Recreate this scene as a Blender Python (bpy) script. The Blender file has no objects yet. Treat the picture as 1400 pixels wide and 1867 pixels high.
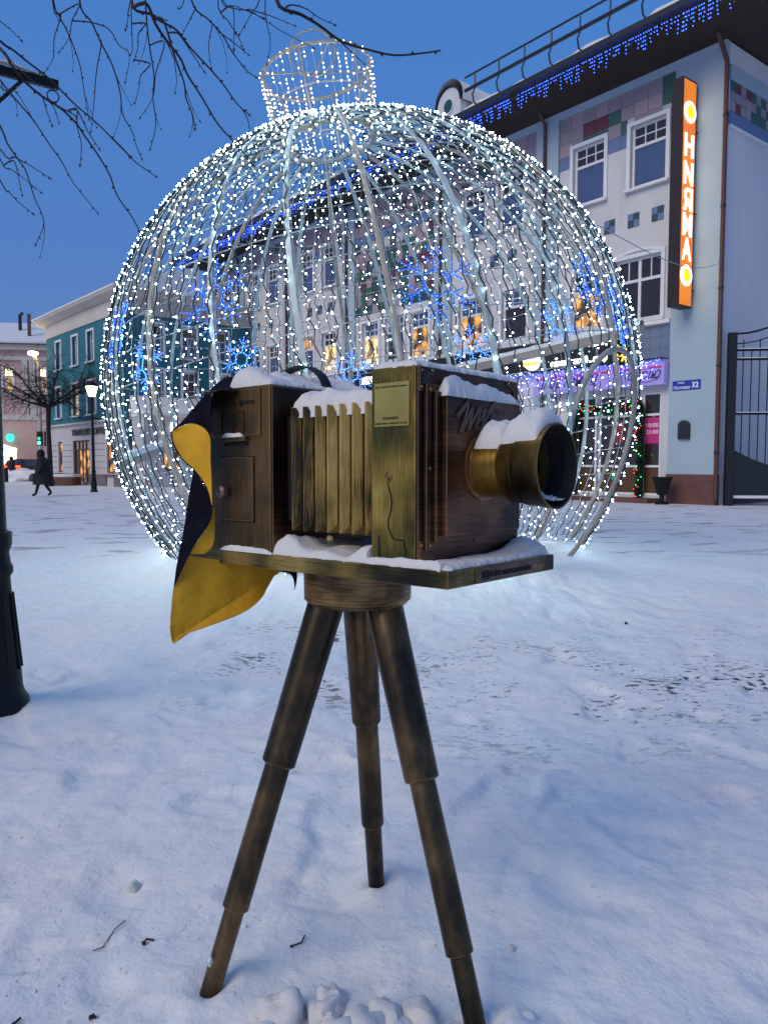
import bpy, bmesh, math, random
from mathutils import Vector, Matrix, noise
R = math.radians
scene = bpy.context.scene
COL = scene.collection

# ------------------------------------------------------------------ camera
cam = bpy.data.cameras.new('camera'); camo = bpy.data.objects.new('camera', cam); COL.objects.link(camo)
camo.location = (0, 0, 1.24); camo.rotation_euler = (R(90 - 3.65), 0, 0)
cam.sensor_fit = 'VERTICAL'; cam.sensor_height = 34.6; cam.lens = 26.0
cam.clip_start = 0.05; cam.clip_end = 2000
scene.camera = camo

# ------------------------------------------------------------------ sky, sun, exposure
W = bpy.data.worlds.new('World'); scene.world = W; W.use_nodes = True
wt = W.node_tree; bg = wt.nodes['Background']
sky = wt.nodes.new('ShaderNodeTexSky'); sky.sky_type = 'NISHITA'; sky.sun_disc = False
sky.sun_elevation = R(2); sky.sun_rotation = R(215); sky.ozone_density = 3.0
tc = wt.nodes.new('ShaderNodeTexCoord'); sep = wt.nodes.new('ShaderNodeSeparateXYZ')
ramp = wt.nodes.new('ShaderNodeValToRGB')
wt.links.new(tc.outputs['Generated'], sep.inputs[0]); wt.links.new(sep.outputs['Z'], ramp.inputs[0])
cr = ramp.color_ramp
cr.elements[0].position = 0.0; cr.elements[0].color = (0.20, 0.27, 0.52, 1)
cr.elements[1].position = 1.0; cr.elements[1].color = (0.055, 0.17, 0.50, 1)
for p, c in ((0.10, (0.135, 0.235, 0.52, 1)), (0.25, (0.09, 0.215, 0.55, 1)), (0.5, (0.068, 0.22, 0.59, 1))):
    e = cr.elements.new(p); e.color = c
sc_ = wt.nodes.new('ShaderNodeMix'); sc_.data_type = 'RGBA'; sc_.blend_type = 'MULTIPLY'
sc_.inputs[0].default_value = 1.0; sc_.inputs[7].default_value = (0.10, 0.16, 0.30, 1)
wt.links.new(sky.outputs[0], sc_.inputs[6])
mx = wt.nodes.new('ShaderNodeMix'); mx.data_type = 'RGBA'; mx.inputs[0].default_value = 0.88
wt.links.new(sc_.outputs[2], mx.inputs[6]); wt.links.new(ramp.outputs[0], mx.inputs[7])
wt.links.new(mx.outputs[2], bg.inputs[0]); bg.inputs[1].default_value = 1.05

sun = bpy.data.lights.new('sun', 'SUN'); sun.energy = 1.75; sun.angle = R(40); sun.color = (1.0, 0.88, 0.70)
suno = bpy.data.objects.new('sun', sun); COL.objects.link(suno)
suno.rotation_euler = Vector((-0.62, -0.62, 0.62)).to_track_quat('Z', 'Y').to_euler()

scene.view_settings.view_transform = 'Standard'; scene.view_settings.look = 'None'
scene.view_settings.exposure = 0.0; scene.view_settings.gamma = 1.0
scene.view_settings.use_curve_mapping = False
scene.cycles.sample_clamp_indirect = 1.5
scene.cycles.max_bounces = 6; scene.cycles.diffuse_bounces = 3; scene.cycles.glossy_bounces = 3
scene.cycles.use_denoising = True

# ------------------------------------------------------------------ helpers
F_ = 1403.0; PT = R(3.65)
def ray(px, py):
    u = (px - 700) / F_; v = (933.5 - py) / F_
    return Vector((u, math.cos(PT) + v * math.sin(PT), -math.sin(PT) + v * math.cos(PT)))
def at(px, py, D):                       # point of the place at depth D
    r = ray(px, py); return Vector((0, 0, 1.24)) + r * (D / r.y)
def at_z(px, py, z):
    r = ray(px, py); return Vector((0, 0, 1.24)) + r * ((z - 1.24) / r.z)

def tag(o, label=None, cat=None, group=None, kind=None):
    if label: o['label'] = label
    if cat: o['category'] = cat
    if group: o['group'] = group
    if kind: o['kind'] = kind
    return o
def empty(name, loc, label=None, cat=None, group=None):
    o = bpy.data.objects.new(name, None); o.empty_display_size = 0.1; COL.objects.link(o)
    o.location = loc; return tag(o, label, cat, group)
def wloc(o):
    v = Vector((0, 0, 0))
    while o is not None: v = v + o.location; o = o.parent
    return v

class Frame:
    def __init__(s, o, ex, ey, ez=(0, 0, 1)):
        s.o = Vector(o); s.x = Vector(ex).normalized(); s.y = Vector(ey).normalized(); s.z = Vector(ez).normalized()
    def p(s, a, b, c): return s.o + s.x * a + s.y * b + s.z * c
WF = Frame((0, 0, 0), (1, 0, 0), (0, 1, 0))

class M:
    def __init__(s): s.v = []; s.f = []; s.mi = []
    def add(s, vs, fs, mi=0):
        b = len(s.v); s.v += [Vector(q) for q in vs]
        for f in fs: s.f.append([b + i for i in f]); s.mi.append(mi)
        return s
    def box(s, fr, x0, x1, y0, y1, z0, z1, mi=0):
        vs = [fr.p(x, y, z) for z in (z0, z1) for y in (y0, y1) for x in (x0, x1)]
        return s.add(vs, [(0, 2, 3, 1), (4, 5, 7, 6), (0, 1, 5, 4), (2, 6, 7, 3), (0, 4, 6, 2), (1, 3, 7, 5)], mi)
    def quad(s, a, b, c, d, mi=0): return s.add([a, b, c, d], [(0, 1, 2, 3)], mi)
    def tube(s, pts, r, n=6, mi=0, cap=True, closed=False):
        pts = [Vector(q) for q in pts]; N = len(pts)
        rr = r if isinstance(r, (list, tuple)) else [r] * N
        rings = []; up = None
        for i in range(N):
            a = pts[(i - 1) % N] if (i > 0 or closed) else pts[i]
            b = pts[(i + 1) % N] if (i < N - 1 or closed) else pts[i]
            t = (b - a); t = t.normalized() if t.length > 1e-9 else Vector((0, 0, 1))
            if up is None:
                up = Vector((0, 0, 1)) if abs(t.z) < 0.9 else Vector((1, 0, 0))
            sd = t.cross(up)
            if sd.length < 1e-6: sd = t.cross(Vector((0, 1, 0)))
            sd.normalize(); up = sd.cross(t).normalized()
            rings.append([pts[i] + (sd * math.cos(2 * math.pi * k / n) + up * math.sin(2 * math.pi * k / n)) * rr[i] for k in range(n)])
        vs = [q for g in rings for q in g]; fs = []
        for i in range(N if closed else N - 1):
            j = (i + 1) % N
            for k in range(n):
                fs.append((i * n + k, i * n + (k + 1) % n, j * n + (k + 1) % n, j * n + k))
        if cap and not closed: fs += [tuple(reversed(range(n))), tuple((N - 1) * n + k for k in range(n))]
        return s.add(vs, fs, mi)
    def lathe(s, o, ax, prof, n=32, mi=0, capa=True, capb=True):   # prof: (t along axis, radius)
        o = Vector(o); ax = Vector(ax).normalized()
        e = Vector((0, 0, 1)) if abs(ax.z) < 0.9 else Vector((1, 0, 0))
        a = ax.cross(e).normalized(); b = ax.cross(a).normalized()
        vs = []; fs = []
        for t, r in prof:
            for k in range(n):
                w = 2 * math.pi * k / n; vs.append(o + ax * t + (a * math.cos(w) + b * math.sin(w)) * r)
        for i in range(len(prof) - 1):
            for k in range(n):
                fs.append((i * n + k, i * n + (k + 1) % n, (i + 1) * n + (k + 1) % n, (i + 1) * n + k))
        if capa: fs.append(tuple(reversed(range(n))))
        if capb: fs.append(tuple((len(prof) - 1) * n + k for k in range(n)))
        return s.add(vs, fs, mi)
    def prism(s, fr, poly, y0, y1, mi=0):      # poly of (x,z) in the frame, extruded along y
        n = len(poly); vs = [fr.p(x, y, z) for y in (y0, y1) for x, z in poly]
        fs = [tuple(range(n)), tuple(reversed(range(n, 2 * n)))]
        fs += [(i, n + i, n + (i + 1) % n, (i + 1) % n) for i in range(n)]
        return s.add(vs, fs, mi)
    def build(s, name, mat, parent=None, loc=None, smooth=False, bevel=0, label=None, cat=None, group=None, kind=None, fixn=True):
        base = Vector(loc) if loc is not None else (wloc(parent) if parent else Vector((0, 0, 0)))
        me = bpy.data.meshes.new(name)
        me.from_pydata([q - base for q in s.v], [], s.f)
        for m in (mat if isinstance(mat, (list, tuple)) else [mat]): me.materials.append(m)
        for p, k in zip(me.polygons, s.mi): p.material_index = k
        if fixn:
            bm = bmesh.new(); bm.from_mesh(me); bmesh.ops.recalc_face_normals(bm, faces=bm.faces); bm.to_mesh(me); bm.free()
        if smooth:
            for p in me.polygons: p.use_smooth = True
            try: me.set_sharp_from_angle(angle=R(42))
            except Exception: pass
        me.update()
        o = bpy.data.objects.new(name, me); COL.objects.link(o)
        if parent: o.parent = parent; o.location = base - wloc(parent)
        else: o.location = base
        if bevel:
            b = o.modifiers.new('bevel', 'BEVEL'); b.width = bevel; b.segments = 2; b.limit_method = 'ANGLE'
        return tag(o, label, cat, group, kind)

def text_mesh(s, bold=0.0, extrude=0.0):
    cu = bpy.data.curves.new('t', 'FONT'); cu.body = s; cu.size = 1; cu.offset = bold; cu.resolution_u = 2; cu.extrude = extrude
    ob = bpy.data.objects.new('t', cu); COL.objects.link(ob)
    dg = bpy.context.evaluated_depsgraph_get(); me = bpy.data.meshes.new_from_object(ob.evaluated_get(dg))
    vs = [tuple(v.co) for v in me.vertices]; fs = [tuple(p.vertices) for p in me.polygons]
    bpy.data.objects.remove(ob); bpy.data.meshes.remove(me); bpy.data.curves.remove(cu)
    return vs, fs
def put_text(mm, s, o, ex, ez, width, height, out, depth=0.002, bold=0.0, mi=0, shear=0.0, mirror=False):
    vs, fs = text_mesh(s, bold, 0.5)
    if not vs: return
    xs = [v[0] for v in vs]; ys = [v[1] for v in vs]; x0, x1, y0, y1 = min(xs), max(xs), min(ys), max(ys)
    ex = Vector(ex).normalized(); ez = Vector(ez).normalized(); out = Vector(out).normalized()
    pts = []
    for v in vs:
        a = (v[0] - x0) / max(1e-6, x1 - x0); b = (v[1] - y0) / max(1e-6, y1 - y0)
        if mirror: a = 1 - a
        pts.append(Vector(o) + ex * (a * width + shear * b * height) + ez * (b * height) + out * ((v[2] + 0.5) * depth))
    mm.add(pts, fs, mi)

# ------------------------------------------------------------------ materials
def mat(name, col, rough=0.6, metal=0.0, emit=None, es=0.0, spec=None):
    m = bpy.data.materials.new(name); m.use_nodes = True; b = m.node_tree.nodes['Principled BSDF']
    b.inputs['Base Color'].default_value = (*col, 1); b.inputs['Roughness'].default_value = rough; b.inputs['Metallic'].default_value = metal
    if emit: b.inputs['Emission Color'].default_value = (*emit, 1); b.inputs['Emission Strength'].default_value = es
    if spec is not None: b.inputs['Specular IOR Level'].default_value = spec
    return m
def noisy(name, c1, c2, scale=3.0, rough=0.7, bump=0.2, stretch=(1, 1, 1), bscale=None, metal=0.0, lo=0.35, hi=0.65, rot=0.0):
    m = mat(name, c1, rough, metal); t = m.node_tree; b = t.nodes['Principled BSDF']
    tcn = t.nodes.new('ShaderNodeTexCoord'); mp = t.nodes.new('ShaderNodeMapping'); mp.inputs['Scale'].default_value = stretch
    mp.inputs['Rotation'].default_value = (0, 0, rot)
    t.links.new(tcn.outputs['Object'], mp.inputs[0])
    n = t.nodes.new('ShaderNodeTexNoise'); n.inputs['Scale'].default_value = scale; n.inputs['Detail'].default_value = 6
    t.links.new(mp.outputs[0], n.inputs['Vector'])
    r = t.nodes.new('ShaderNodeValToRGB'); r.color_ramp.elements[0].position = lo; r.color_ramp.elements[1].position = hi
    r.color_ramp.elements[0].color = (*c1, 1); r.color_ramp.elements[1].color = (*c2, 1)
    t.links.new(n.outputs[0], r.inputs[0]); t.links.new(r.outputs[0], b.inputs['Base Color'])
    if bump:
        n2 = t.nodes.new('ShaderNodeTexNoise'); n2.inputs['Scale'].default_value = bscale or scale * 6; n2.inputs['Detail'].default_value = 5
        t.links.new(mp.outputs[0], n2.inputs['Vector'])
        bp = t.nodes.new('ShaderNodeBump'); bp.inputs['Strength'].default_value = bump; bp.inputs['Distance'].default_value = 0.02
        t.links.new(n2.outputs[0], bp.inputs['Height']); t.links.new(bp.outputs[0], b.inputs['Normal'])
    return m
YAW = R(49.801)
def bronze(name, stops, streak, metal=0.55, rough=0.38, green=0.35, scale=1.0, seed=0.0, tint=(0.07, 0.085, 0.02), bump=.14, edge=1.2, fine=.26):
    """dark patinated metal brushed over with gold; streak = scales along (u, v, z) of the sculpture"""
    m = bpy.data.materials.new(name); m.use_nodes = True; t = m.node_tree; b = t.nodes['Principled BSDF']
    N = t.nodes.new; L = t.links.new
    tcn = N('ShaderNodeTexCoord'); rot = N('ShaderNodeMapping'); rot.vector_type = 'POINT'
    rot.inputs['Rotation'].default_value = (0, 0, -YAW); rot.inputs['Location'].default_value = (seed, seed * 1.7, seed * .6)
    mp = N('ShaderNodeMapping'); mp.inputs['Scale'].default_value = streak
    L(tcn.outputs['Object'], rot.inputs[0]); L(rot.outputs[0], mp.inputs[0])
    n1 = N('ShaderNodeTexNoise'); n1.inputs['Scale'].default_value = 9 * scale; n1.inputs['Detail'].default_value = 6; n1.inputs['Roughness'].default_value = 0.6
    L(mp.outputs[0], n1.inputs['Vector'])
    n3 = N('ShaderNodeTexNoise'); n3.inputs['Scale'].default_value = 4.5; n3.inputs['Detail'].default_value = 3; L(rot.outputs[0], n3.inputs['Vector'])
    ad = N('ShaderNodeMath'); ad.operation = 'MULTIPLY_ADD'; ad.inputs[1].default_value = 0.75; L(n3.outputs[0], ad.inputs[0])
    sb = N('ShaderNodeMath'); sb.operation = 'MULTIPLY_ADD'; sb.inputs[1].default_value = fine; sb.inputs[2].default_value = .125 - fine * .5; L(n1.outputs[0], sb.inputs[0]); L(sb.outputs[0], ad.inputs[2])
    r = N('ShaderNodeValToRGB'); L(ad.outputs[0], r.inputs[0])
    while len(r.color_ramp.elements) > 1: r.color_ramp.elements.remove(r.color_ramp.elements[0])
    r.color_ramp.elements[0].position = stops[0][0]; r.color_ramp.elements[0].color = (*stops[0][1], 1)
    for p, c in stops[1:]:
        e = r.color_ramp.elements.new(.5 + (p - .5) * 1.25); e.color = (*c, 1)
    n4 = N('ShaderNodeTexNoise'); n4.inputs['Scale'].default_value = 7.0; n4.inputs['Detail'].default_value = 5; L(rot.outputs[0], n4.inputs['Vector'])
    gr = N('ShaderNodeMapRange'); gr.inputs[1].default_value = 0.45; gr.inputs[2].default_value = 0.62; gr.inputs[4].default_value = green
    L(n4.outputs[0], gr.inputs[0])
    mxx = N('ShaderNodeMix'); mxx.data_type = 'RGBA'; L(gr.outputs[0], mxx.inputs[0]); L(r.outputs[0], mxx.inputs[6]); mxx.inputs[7].default_value = (*tint, 1)
    bv = N('ShaderNodeBevel'); bv.samples = 4; bv.inputs['Radius'].default_value = 0.0045
    gm = N('ShaderNodeNewGeometry'); dt = N('ShaderNodeVectorMath'); dt.operation = 'DOT_PRODUCT'; L(bv.outputs[0], dt.inputs[0]); L(gm.outputs['Normal'], dt.inputs[1])
    ed = N('ShaderNodeMapRange'); ed.inputs[1].default_value = 0.97; ed.inputs[2].default_value = 0.86; ed.inputs[3].default_value = 0.0; ed.inputs[4].default_value = edge; L(dt.outputs['Value'], ed.inputs[0])
    em_ = N('ShaderNodeMath'); em_.operation = 'MULTIPLY'; L(ed.outputs[0], em_.inputs[0]); L(n1.outputs[0], em_.inputs[1])
    mxe = N('ShaderNodeMix'); mxe.data_type = 'RGBA'; L(em_.outputs[0], mxe.inputs[0]); L(mxx.outputs[2], mxe.inputs[6]); mxe.inputs[7].default_value = (0.55, 0.33, 0.13, 1)
    L(mxe.outputs[2], b.inputs['Base Color'])
    b.inputs['Metallic'].default_value = metal
    rr = N('ShaderNodeMapRange'); rr.inputs[3].default_value = rough + 0.14; rr.inputs[4].default_value = rough - 0.1; L(n1.outputs[0], rr.inputs[0]); L(rr.outputs[0], b.inputs['Roughness'])
    bp = N('ShaderNodeBump'); bp.inputs['Strength'].default_value = bump; bp.inputs['Distance'].default_value = 0.002
    n5 = N('ShaderNodeTexNoise'); n5.inputs['Scale'].default_value = 26 * scale; n5.inputs['Detail'].default_value = 4; L(mp.outputs[0], n5.inputs['Vector'])
    L(n5.outputs[0], bp.inputs['Height']); L(bp.outputs[0], b.inputs['Normal'])
    return m
DK = (0.012, 0.010, 0.009)
m_green = bronze('green_gold_patina', [(0.38, (0.014, 0.013, 0.007)), (0.46, (0.07, 0.052, 0.012)), (0.54, (0.32, 0.21, 0.035)), (0.64, (0.70, 0.50, 0.13))], (22, 22, 1.0), green=0.55, tint=(0.05, 0.065, 0.012), metal=.6, rough=.34, scale=1.5)
m_rear = bronze('dark_olive_patina', [(0.36, (0.009, 0.006, 0.003)), (0.49, (0.045, 0.028, 0.010)), (0.60, (0.16, 0.082, 0.024))], (16, 16, 1.0), green=0.55, tint=(0.022, 0.024, 0.008), seed=3, metal=.5)
m_brown = bronze('brown_patina', [(0.38, (0.009, 0.006, 0.004)), (0.48, (0.042, 0.020, 0.011)), (0.55, (0.14, 0.062, 0.030)), (0.66, (0.30, 0.15, 0.07))], (1.2, 2, 20), green=0.4, tint=(0.010, 0.008, 0.009), seed=5, scale=1.4, rough=.33, metal=.62)
m_slat = bronze('gold_brushed_slat', [(0.38, (0.012, 0.009, 0.006)), (0.46, (0.09, 0.055, 0.015)), (0.54, (0.42, 0.26, 0.06)), (0.68, (0.75, 0.52, 0.17))], (24, 24, 1.0), green=0.4, tint=(0.025, 0.024, 0.02), seed=7, fine=.42, metal=.65, rough=.32, scale=1.6)
m_board = bronze('board_patina', [(0.38, (0.012, 0.009, 0.005)), (0.46, (0.07, 0.050, 0.014)), (0.54, (0.28, 0.19, 0.045)), (0.66, (0.62, 0.45, 0.13))], (2.0, 0.9, 24), green=0.4, tint=(0.03, 0.036, 0.010), seed=11, scale=1.4)
m_head = bronze('head_patina', [(0.38, (0.016, 0.011, 0.007)), (0.46, (0.11, 0.065, 0.028)), (0.53, (0.36, 0.22, 0.09)), (0.64, (0.62, 0.42, 0.2))], (1.2, 1.2, 24), green=0.3, tint=(0.03, 0.024, 0.014), seed=13, metal=.65, scale=1.4)
m_leg = bronze('leg_patina', [(0.38, (0.022, 0.019, 0.016)), (0.50, (0.075, 0.050, 0.028)), (0.62, (0.22, 0.13, 0.06))], (5, 5, 2), green=0.3, tint=(0.018, 0.028, 0.016), seed=17, rough=0.33, metal=.8, scale=1.2, bump=.12)
m_lens = bronze('lens_patina', [(0.36, (0.009, 0.006, 0.003)), (0.46, (0.06, 0.036, 0.010)), (0.55, (0.28, 0.16, 0.03)), (0.68, (0.66, 0.42, 0.11))], (1.5, 24, 1.5), green=0.3, tint=(0.03, 0.034, 0.008), seed=19, rough=0.28, metal=0.8, scale=1.4)
m_black = mat('matte_black', (0.008, 0.008, 0.010), 0.7)
m_groove = mat('groove_black', (0.004, 0.004, 0.004), 0.9)
m_plaque = noisy('brass_plaque', (0.34, 0.27, 0.07), (0.42, 0.35, 0.10), 8, rough=0.35, bump=0, metal=0.5)
m_print = mat('brown_print', (0.03, 0.012, 0.004), 0.7)
m_clothb = noisy('black_cloth', (0.006, 0.006, 0.012), (0.010, 0.010, 0.018), 30, rough=0.9, bump=0.15, bscale=400)
m_clothb.node_tree.nodes['Principled BSDF'].inputs['Specular IOR Level'].default_value = 0.05
m_clothy = noisy('yellow_cloth', (0.56, 0.275, 0.004), (0.74, 0.39, 0.006), 9, rough=0.75, bump=0.5, bscale=13)

def snow_mat(name, ground=False):
    m = bpy.data.materials.new(name); m.use_nodes = True; t = m.node_tree; b = t.nodes['Principled BSDF']
    N = t.nodes.new; L = t.links.new
    geo = N('ShaderNodeNewGeometry')
    def nz(scale, det=5, rough=0.55, st=None):
        n = N('ShaderNodeTexNoise'); n.inputs['Scale'].default_value = scale; n.inputs['Detail'].default_value = det; n.inputs['Roughness'].default_value = rough
        if st:
            mp = N('ShaderNodeMapping'); mp.inputs['Scale'].default_value = st; L(geo.outputs['Position'], mp.inputs[0]); L(mp.outputs[0], n.inputs['Vector'])
        else: L(geo.outputs['Position'], n.inputs['Vector'])
        return n.outputs[0]
    def mr(v, a, bb, c=0.0, d=1.0):
        n = N('ShaderNodeMapRange'); n.inputs[1].default_value = a; n.inputs[2].default_value = bb; n.inputs[3].default_value = c; n.inputs[4].default_value = d
        L(v, n.inputs[0]); return n.outputs[0]
    def mth(op, a, bb):
        n = N('ShaderNodeMath'); n.operation = op
        for i, q in enumerate((a, bb)):
            if isinstance(q, (int, float)): n.inputs[i].default_value = q
            else: L(q, n.inputs[i])
        return n.outputs[0]
    mix = N('ShaderNodeMix'); mix.data_type = 'RGBA'
    L(mr(nz(1.1, 6), 0.38, 0.66), mix.inputs[0]); mix.inputs[6].default_value = (0.77, 0.78, 0.77, 1); mix.inputs[7].default_value = (0.83, 0.77, 0.73, 1)
    col = mix.outputs[2]
    if ground:
        # trodden, dirty snow and paving showing through
        d1 = N('ShaderNodeMix'); d1.data_type = 'RGBA'; L(mr(nz(9, 8, 0.65), 0.56, 0.74, 0, 0.55), d1.inputs[0]); L(col, d1.inputs[6]); d1.inputs[7].default_value = (0.56, 0.52, 0.53, 1)
        sep = N('ShaderNodeSeparateXYZ'); L(geo.outputs['Position'], sep.inputs[0])
        X, Y = sep.outputs[0], sep.outputs[1]
        # flecks: a trodden belt from the centre towards the right
        belt = mth('MULTIPLY', mr(Y, 2.9, 4.0), mr(Y, 4.4, 6.4, 1, 0))
        belt = mth('MULTIPLY', belt, mr(X, -0.2, 0.5))
        belt2 = mth('MULTIPLY', mth('MULTIPLY', mr(Y, 3.6, 4.2), mr(Y, 5.4, 6.2, 1, 0)), mth('MULTIPLY', mr(X, -1.3, -0.8), mr(X, -0.1, 0.2, 1, 0)))
        far = mth('MULTIPLY', mth('MULTIPLY', mr(Y, 9.5, 11), mr(Y, 26, 34, 1, 0)), 0.9)
        area = mth('MAXIMUM', mth('MAXIMUM', belt, mth('MULTIPLY', belt2, 0.75)), far)
        fine = nz(17, 5, 0.6, (1.0, 1.5, 1)); wide = nz(1.7, 3, 0.5); 
        val = mth('ADD', mth('MULTIPLY', fine, 0.62), mth('MULTIPLY', wide, 0.38))
        near = mth('MULTIPLY', mr(val, 0.556, 0.60), mth('MAXIMUM', belt, mth('MULTIPLY', belt2, 0.9)))
        farn = nz(1.6, 7, 0.62, (0.55, 1.6, 1)); farm = mth('MULTIPLY', mr(farn, 0.56, 0.62, 0, 0.7), far)
        mask = mth('MAXIMUM', near, farm)
        d2 = N('ShaderNodeMix'); d2.data_type = 'RGBA'; L(mask, d2.inputs[0]); L(d1.outputs[2], d2.inputs[6]); d2.inputs[7].default_value = (0.05, 0.035, 0.04, 1)
        col = d2.outputs[2]
    L(col, b.inputs['Base Color'])
    b.inputs['Roughness'].default_value = 0.62; b.inputs['Specular IOR Level'].default_value = 0.35
    h = mth('ADD', mth('MULTIPLY', nz(5, 7, 0.58), 1.0), mth('MULTIPLY', nz(60, 4, 0.6), 0.07)) if ground else mth('ADD', mth('MULTIPLY', nz(22, 5), 0.6), mth('MULTIPLY', nz(170, 4, 0.8), 0.8))
    bp = N('ShaderNodeBump'); bp.inputs['Strength'].default_value = 0.6 if ground else 0.9; bp.inputs['Distance'].default_value = 0.05 if ground else 0.006
    L(h, bp.inputs['Height']); L(bp.outputs[0], b.inputs['Normal'])
    return m
m_snow = snow_mat('snow'); m_ground = snow_mat('snow_ground', True)

m_wall = noisy('white_plaster', (0.52, 0.51, 0.52), (0.60, 0.59, 0.59), 1.3, rough=0.85, bump=0.12, bscale=14, stretch=(1, 1, .22), lo=.38, hi=.56)
m_side = noisy('lightened_side_plaster', (0.60, 0.60, 0.62), (0.68, 0.67, 0.69), 1.0, rough=0.85, bump=0.12, bscale=14, stretch=(1, 1, .22))  # white plaster made paler to offset the shade on the side wall
m_pil = noisy('pale_blue_plaster', (0.33, 0.43, 0.50), (0.38, 0.48, 0.54), 0.6, rough=0.85, bump=0.05, bscale=20)
m_plinth = noisy('red_brown_plinth', (0.11, 0.045, 0.035), (0.15, 0.06, 0.05), 2, rough=0.6, bump=0.1)
m_frame = mat('white_window_frame', (0.72, 0.72, 0.74), 0.5)
m_soffit = noisy('dark_soffit', (0.022, 0.014, 0.010), (0.030, 0.019, 0.013), 2, rough=0.7, bump=0)
m_metal = mat('black_roof_metal', (0.015, 0.016, 0.020), 0.45)
m_pipe = mat('copper_brown_pipe', (0.10, 0.035, 0.026), 0.5)
m_glass = mat('dark_glass', (0.035, 0.05, 0.10), 0.06, spec=1.0)
m_glassb = noisy('curtained_glass', (0.05, 0.09, 0.20), (0.10, 0.13, 0.24), 1.0, rough=0.15, bump=0)
m_glassbr = mat('brown_glass', (0.035, 0.022, 0.015), 0.08, spec=0.9)
def litmat(name, c, s, c2, scale=1.5):
    m = noisy(name, c, c2, scale, rough=0.4, bump=0, lo=.44, hi=.60); t = m.node_tree; b = t.nodes['Principled BSDF']
    src = b.inputs['Base Color'].links[0].from_socket; t.links.new(src, b.inputs['Emission Color']); b.inputs['Emission Strength'].default_value = s
    return m
m_lit = litmat('lit_window', (0.16, 0.09, 0.04), 1.1, (1.0, 0.74, 0.32), 2.6)
m_lit2 = litmat('dim_lit_window', (0.035, 0.022, 0.02), 0.9, (0.80, 0.38, 0.08), 2.2)
m_lit3 = litmat('bright_shop', (1.0, 0.72, 0.30), 4.0, (1.0, 0.9, 0.6), 2.0)
TILES = [mat('tile_' + n, c, 0.45) for n, c in (('mauve', (0.30, 0.24, 0.27)), ('grey', (0.27, 0.26, 0.25)), ('pink', (0.38, 0.28, 0.30)),
         ('green', (0.05, 0.12, 0.09)), ('maroon', (0.15, 0.035, 0.055)), ('blue', (0.13, 0.19, 0.33)), ('dark', (0.035, 0.075, 0.08)))]
m_teal = noisy('teal_plaster', (0.018, 0.135, 0.18), (0.026, 0.17, 0.215), 0.9, rough=0.85, bump=0.05)
m_cream = noisy('cream_plaster', (0.50, 0.46, 0.42), (0.56, 0.52, 0.48), 0.6, rough=0.85, bump=0.05)
m_groundfl = noisy('pale_stone', (0.46, 0.44, 0.46), (0.52, 0.50, 0.52), 0.8, rough=0.85, bump=0.05)
m_pink = noisy('pink_plaster', (0.50, 0.33, 0.31), (0.56, 0.38, 0.35), 0.5, rough=0.85, bump=0.05)
m_grey = noisy('grey_stone', (0.12, 0.11, 0.13), (0.18, 0.16, 0.18), 2, rough=0.8, bump=0.1)
m_lamp = mat('lamp_post_black', (0.006, 0.008, 0.009), 0.5, spec=.25)
m_bark = noisy('dark_bark', (0.020, 0.012, 0.012), (0.035, 0.020, 0.018), 20, rough=0.8, bump=0.3)
m_barkf = mat('far_bark', (0.018, 0.012, 0.012), 0.9)
m_band = mat('white_steel_band', (0.40, 0.47, 0.47), 0.4)
m_tubem = noisy('beige_painted_pipe', (0.26, 0.22, 0.19), (0.34, 0.30, 0.26), 3, rough=0.5, bump=0.1)
m_wire = mat('white_wire', (0.34, 0.36, 0.38), 0.5)
m_cable = mat('dark_green_cable', (0.010, 0.016, 0.018), 0.6)
def em(name, c, s): return mat(name, (0.02, 0.02, 0.02), 0.5, emit=c, es=s)
m_led = em('cool_white_led', (0.62, 0.91, 1.0), 78)
m_ledw = em('warm_white_led', (1.0, 0.82, 0.72), 14)
m_ledb = em('blue_led', (0.02, 0.09, 1.0), 9)
m_ledb2 = em('bright_blue_led', (0.06, 0.26, 1.0), 5)
m_rope = em('blue_rope_light', (0.01, 0.10, 0.9), 0.9)
m_ledr = em('red_led', (1.0, 0.03, 0.02), 6); m_ledg = em('green_led', (0.02, 1.0, 0.15), 6); m_ledc = em('cyan_led', (0.05, 0.9, 0.6), 6)
m_ledo = em('faint_glow_icicle', (0.3, 0.3, 0.35), 0.3)  # unlit bulbs; their pale look is put in as faint emission

# ------------------------------------------------------------------ ground
random.seed(4)
def spaced(lo, hi, a, b, step, g=1.16):
    xs = []; x = a
    while x <= b: xs.append(x); x += step
    s = step; x = xs[-1]
    while x < hi: s *= g; x += s; xs.append(x)
    s = step; x = xs[0]; pre = []
    while x > lo: s *= g; x -= s; pre.append(x)
    return list(reversed(pre)) + xs
BX, BY = -0.15, 10.19
random.seed(40)
PRINTS = []
for _ in range(16):
    x_, y_, a_ = random.uniform(-2.6, 2.6), random.uniform(1.9, 6.5), random.uniform(0, 6.28)
    for k_ in range(5):
        PRINTS.append((x_, y_, a_ + random.uniform(-.2, .2), random.uniform(.006, .013)))
        x_ += .62 * math.cos(a_) + (.1 if k_ % 2 else -.1) * math.sin(a_); y_ += .62 * math.sin(a_)
FEET = [(-.408, 1.742), (.203, 1.590), (-.022, 2.184)]
def prints(x, y):
    h = 0.0
    for px, py, a, dpt in PRINTS:
        dx, dy = x - px, y - py
        if abs(dx) > .25 or abs(dy) > .25: continue
        u = dx * math.cos(a) + dy * math.sin(a); v = -dx * math.sin(a) + dy * math.cos(a)
        w = .052 + .012 * math.sin(u * 16); e = (u / .15) ** 2 + (v / w) ** 2
        if e < 1: h -= dpt * min(1, (1 - e) * 3) * (1 + .25 * math.sin(u * 150))
        elif e < 1.9: h += dpt * .45 * math.sin(math.pi * (e - 1) / .9)
    return h
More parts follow.
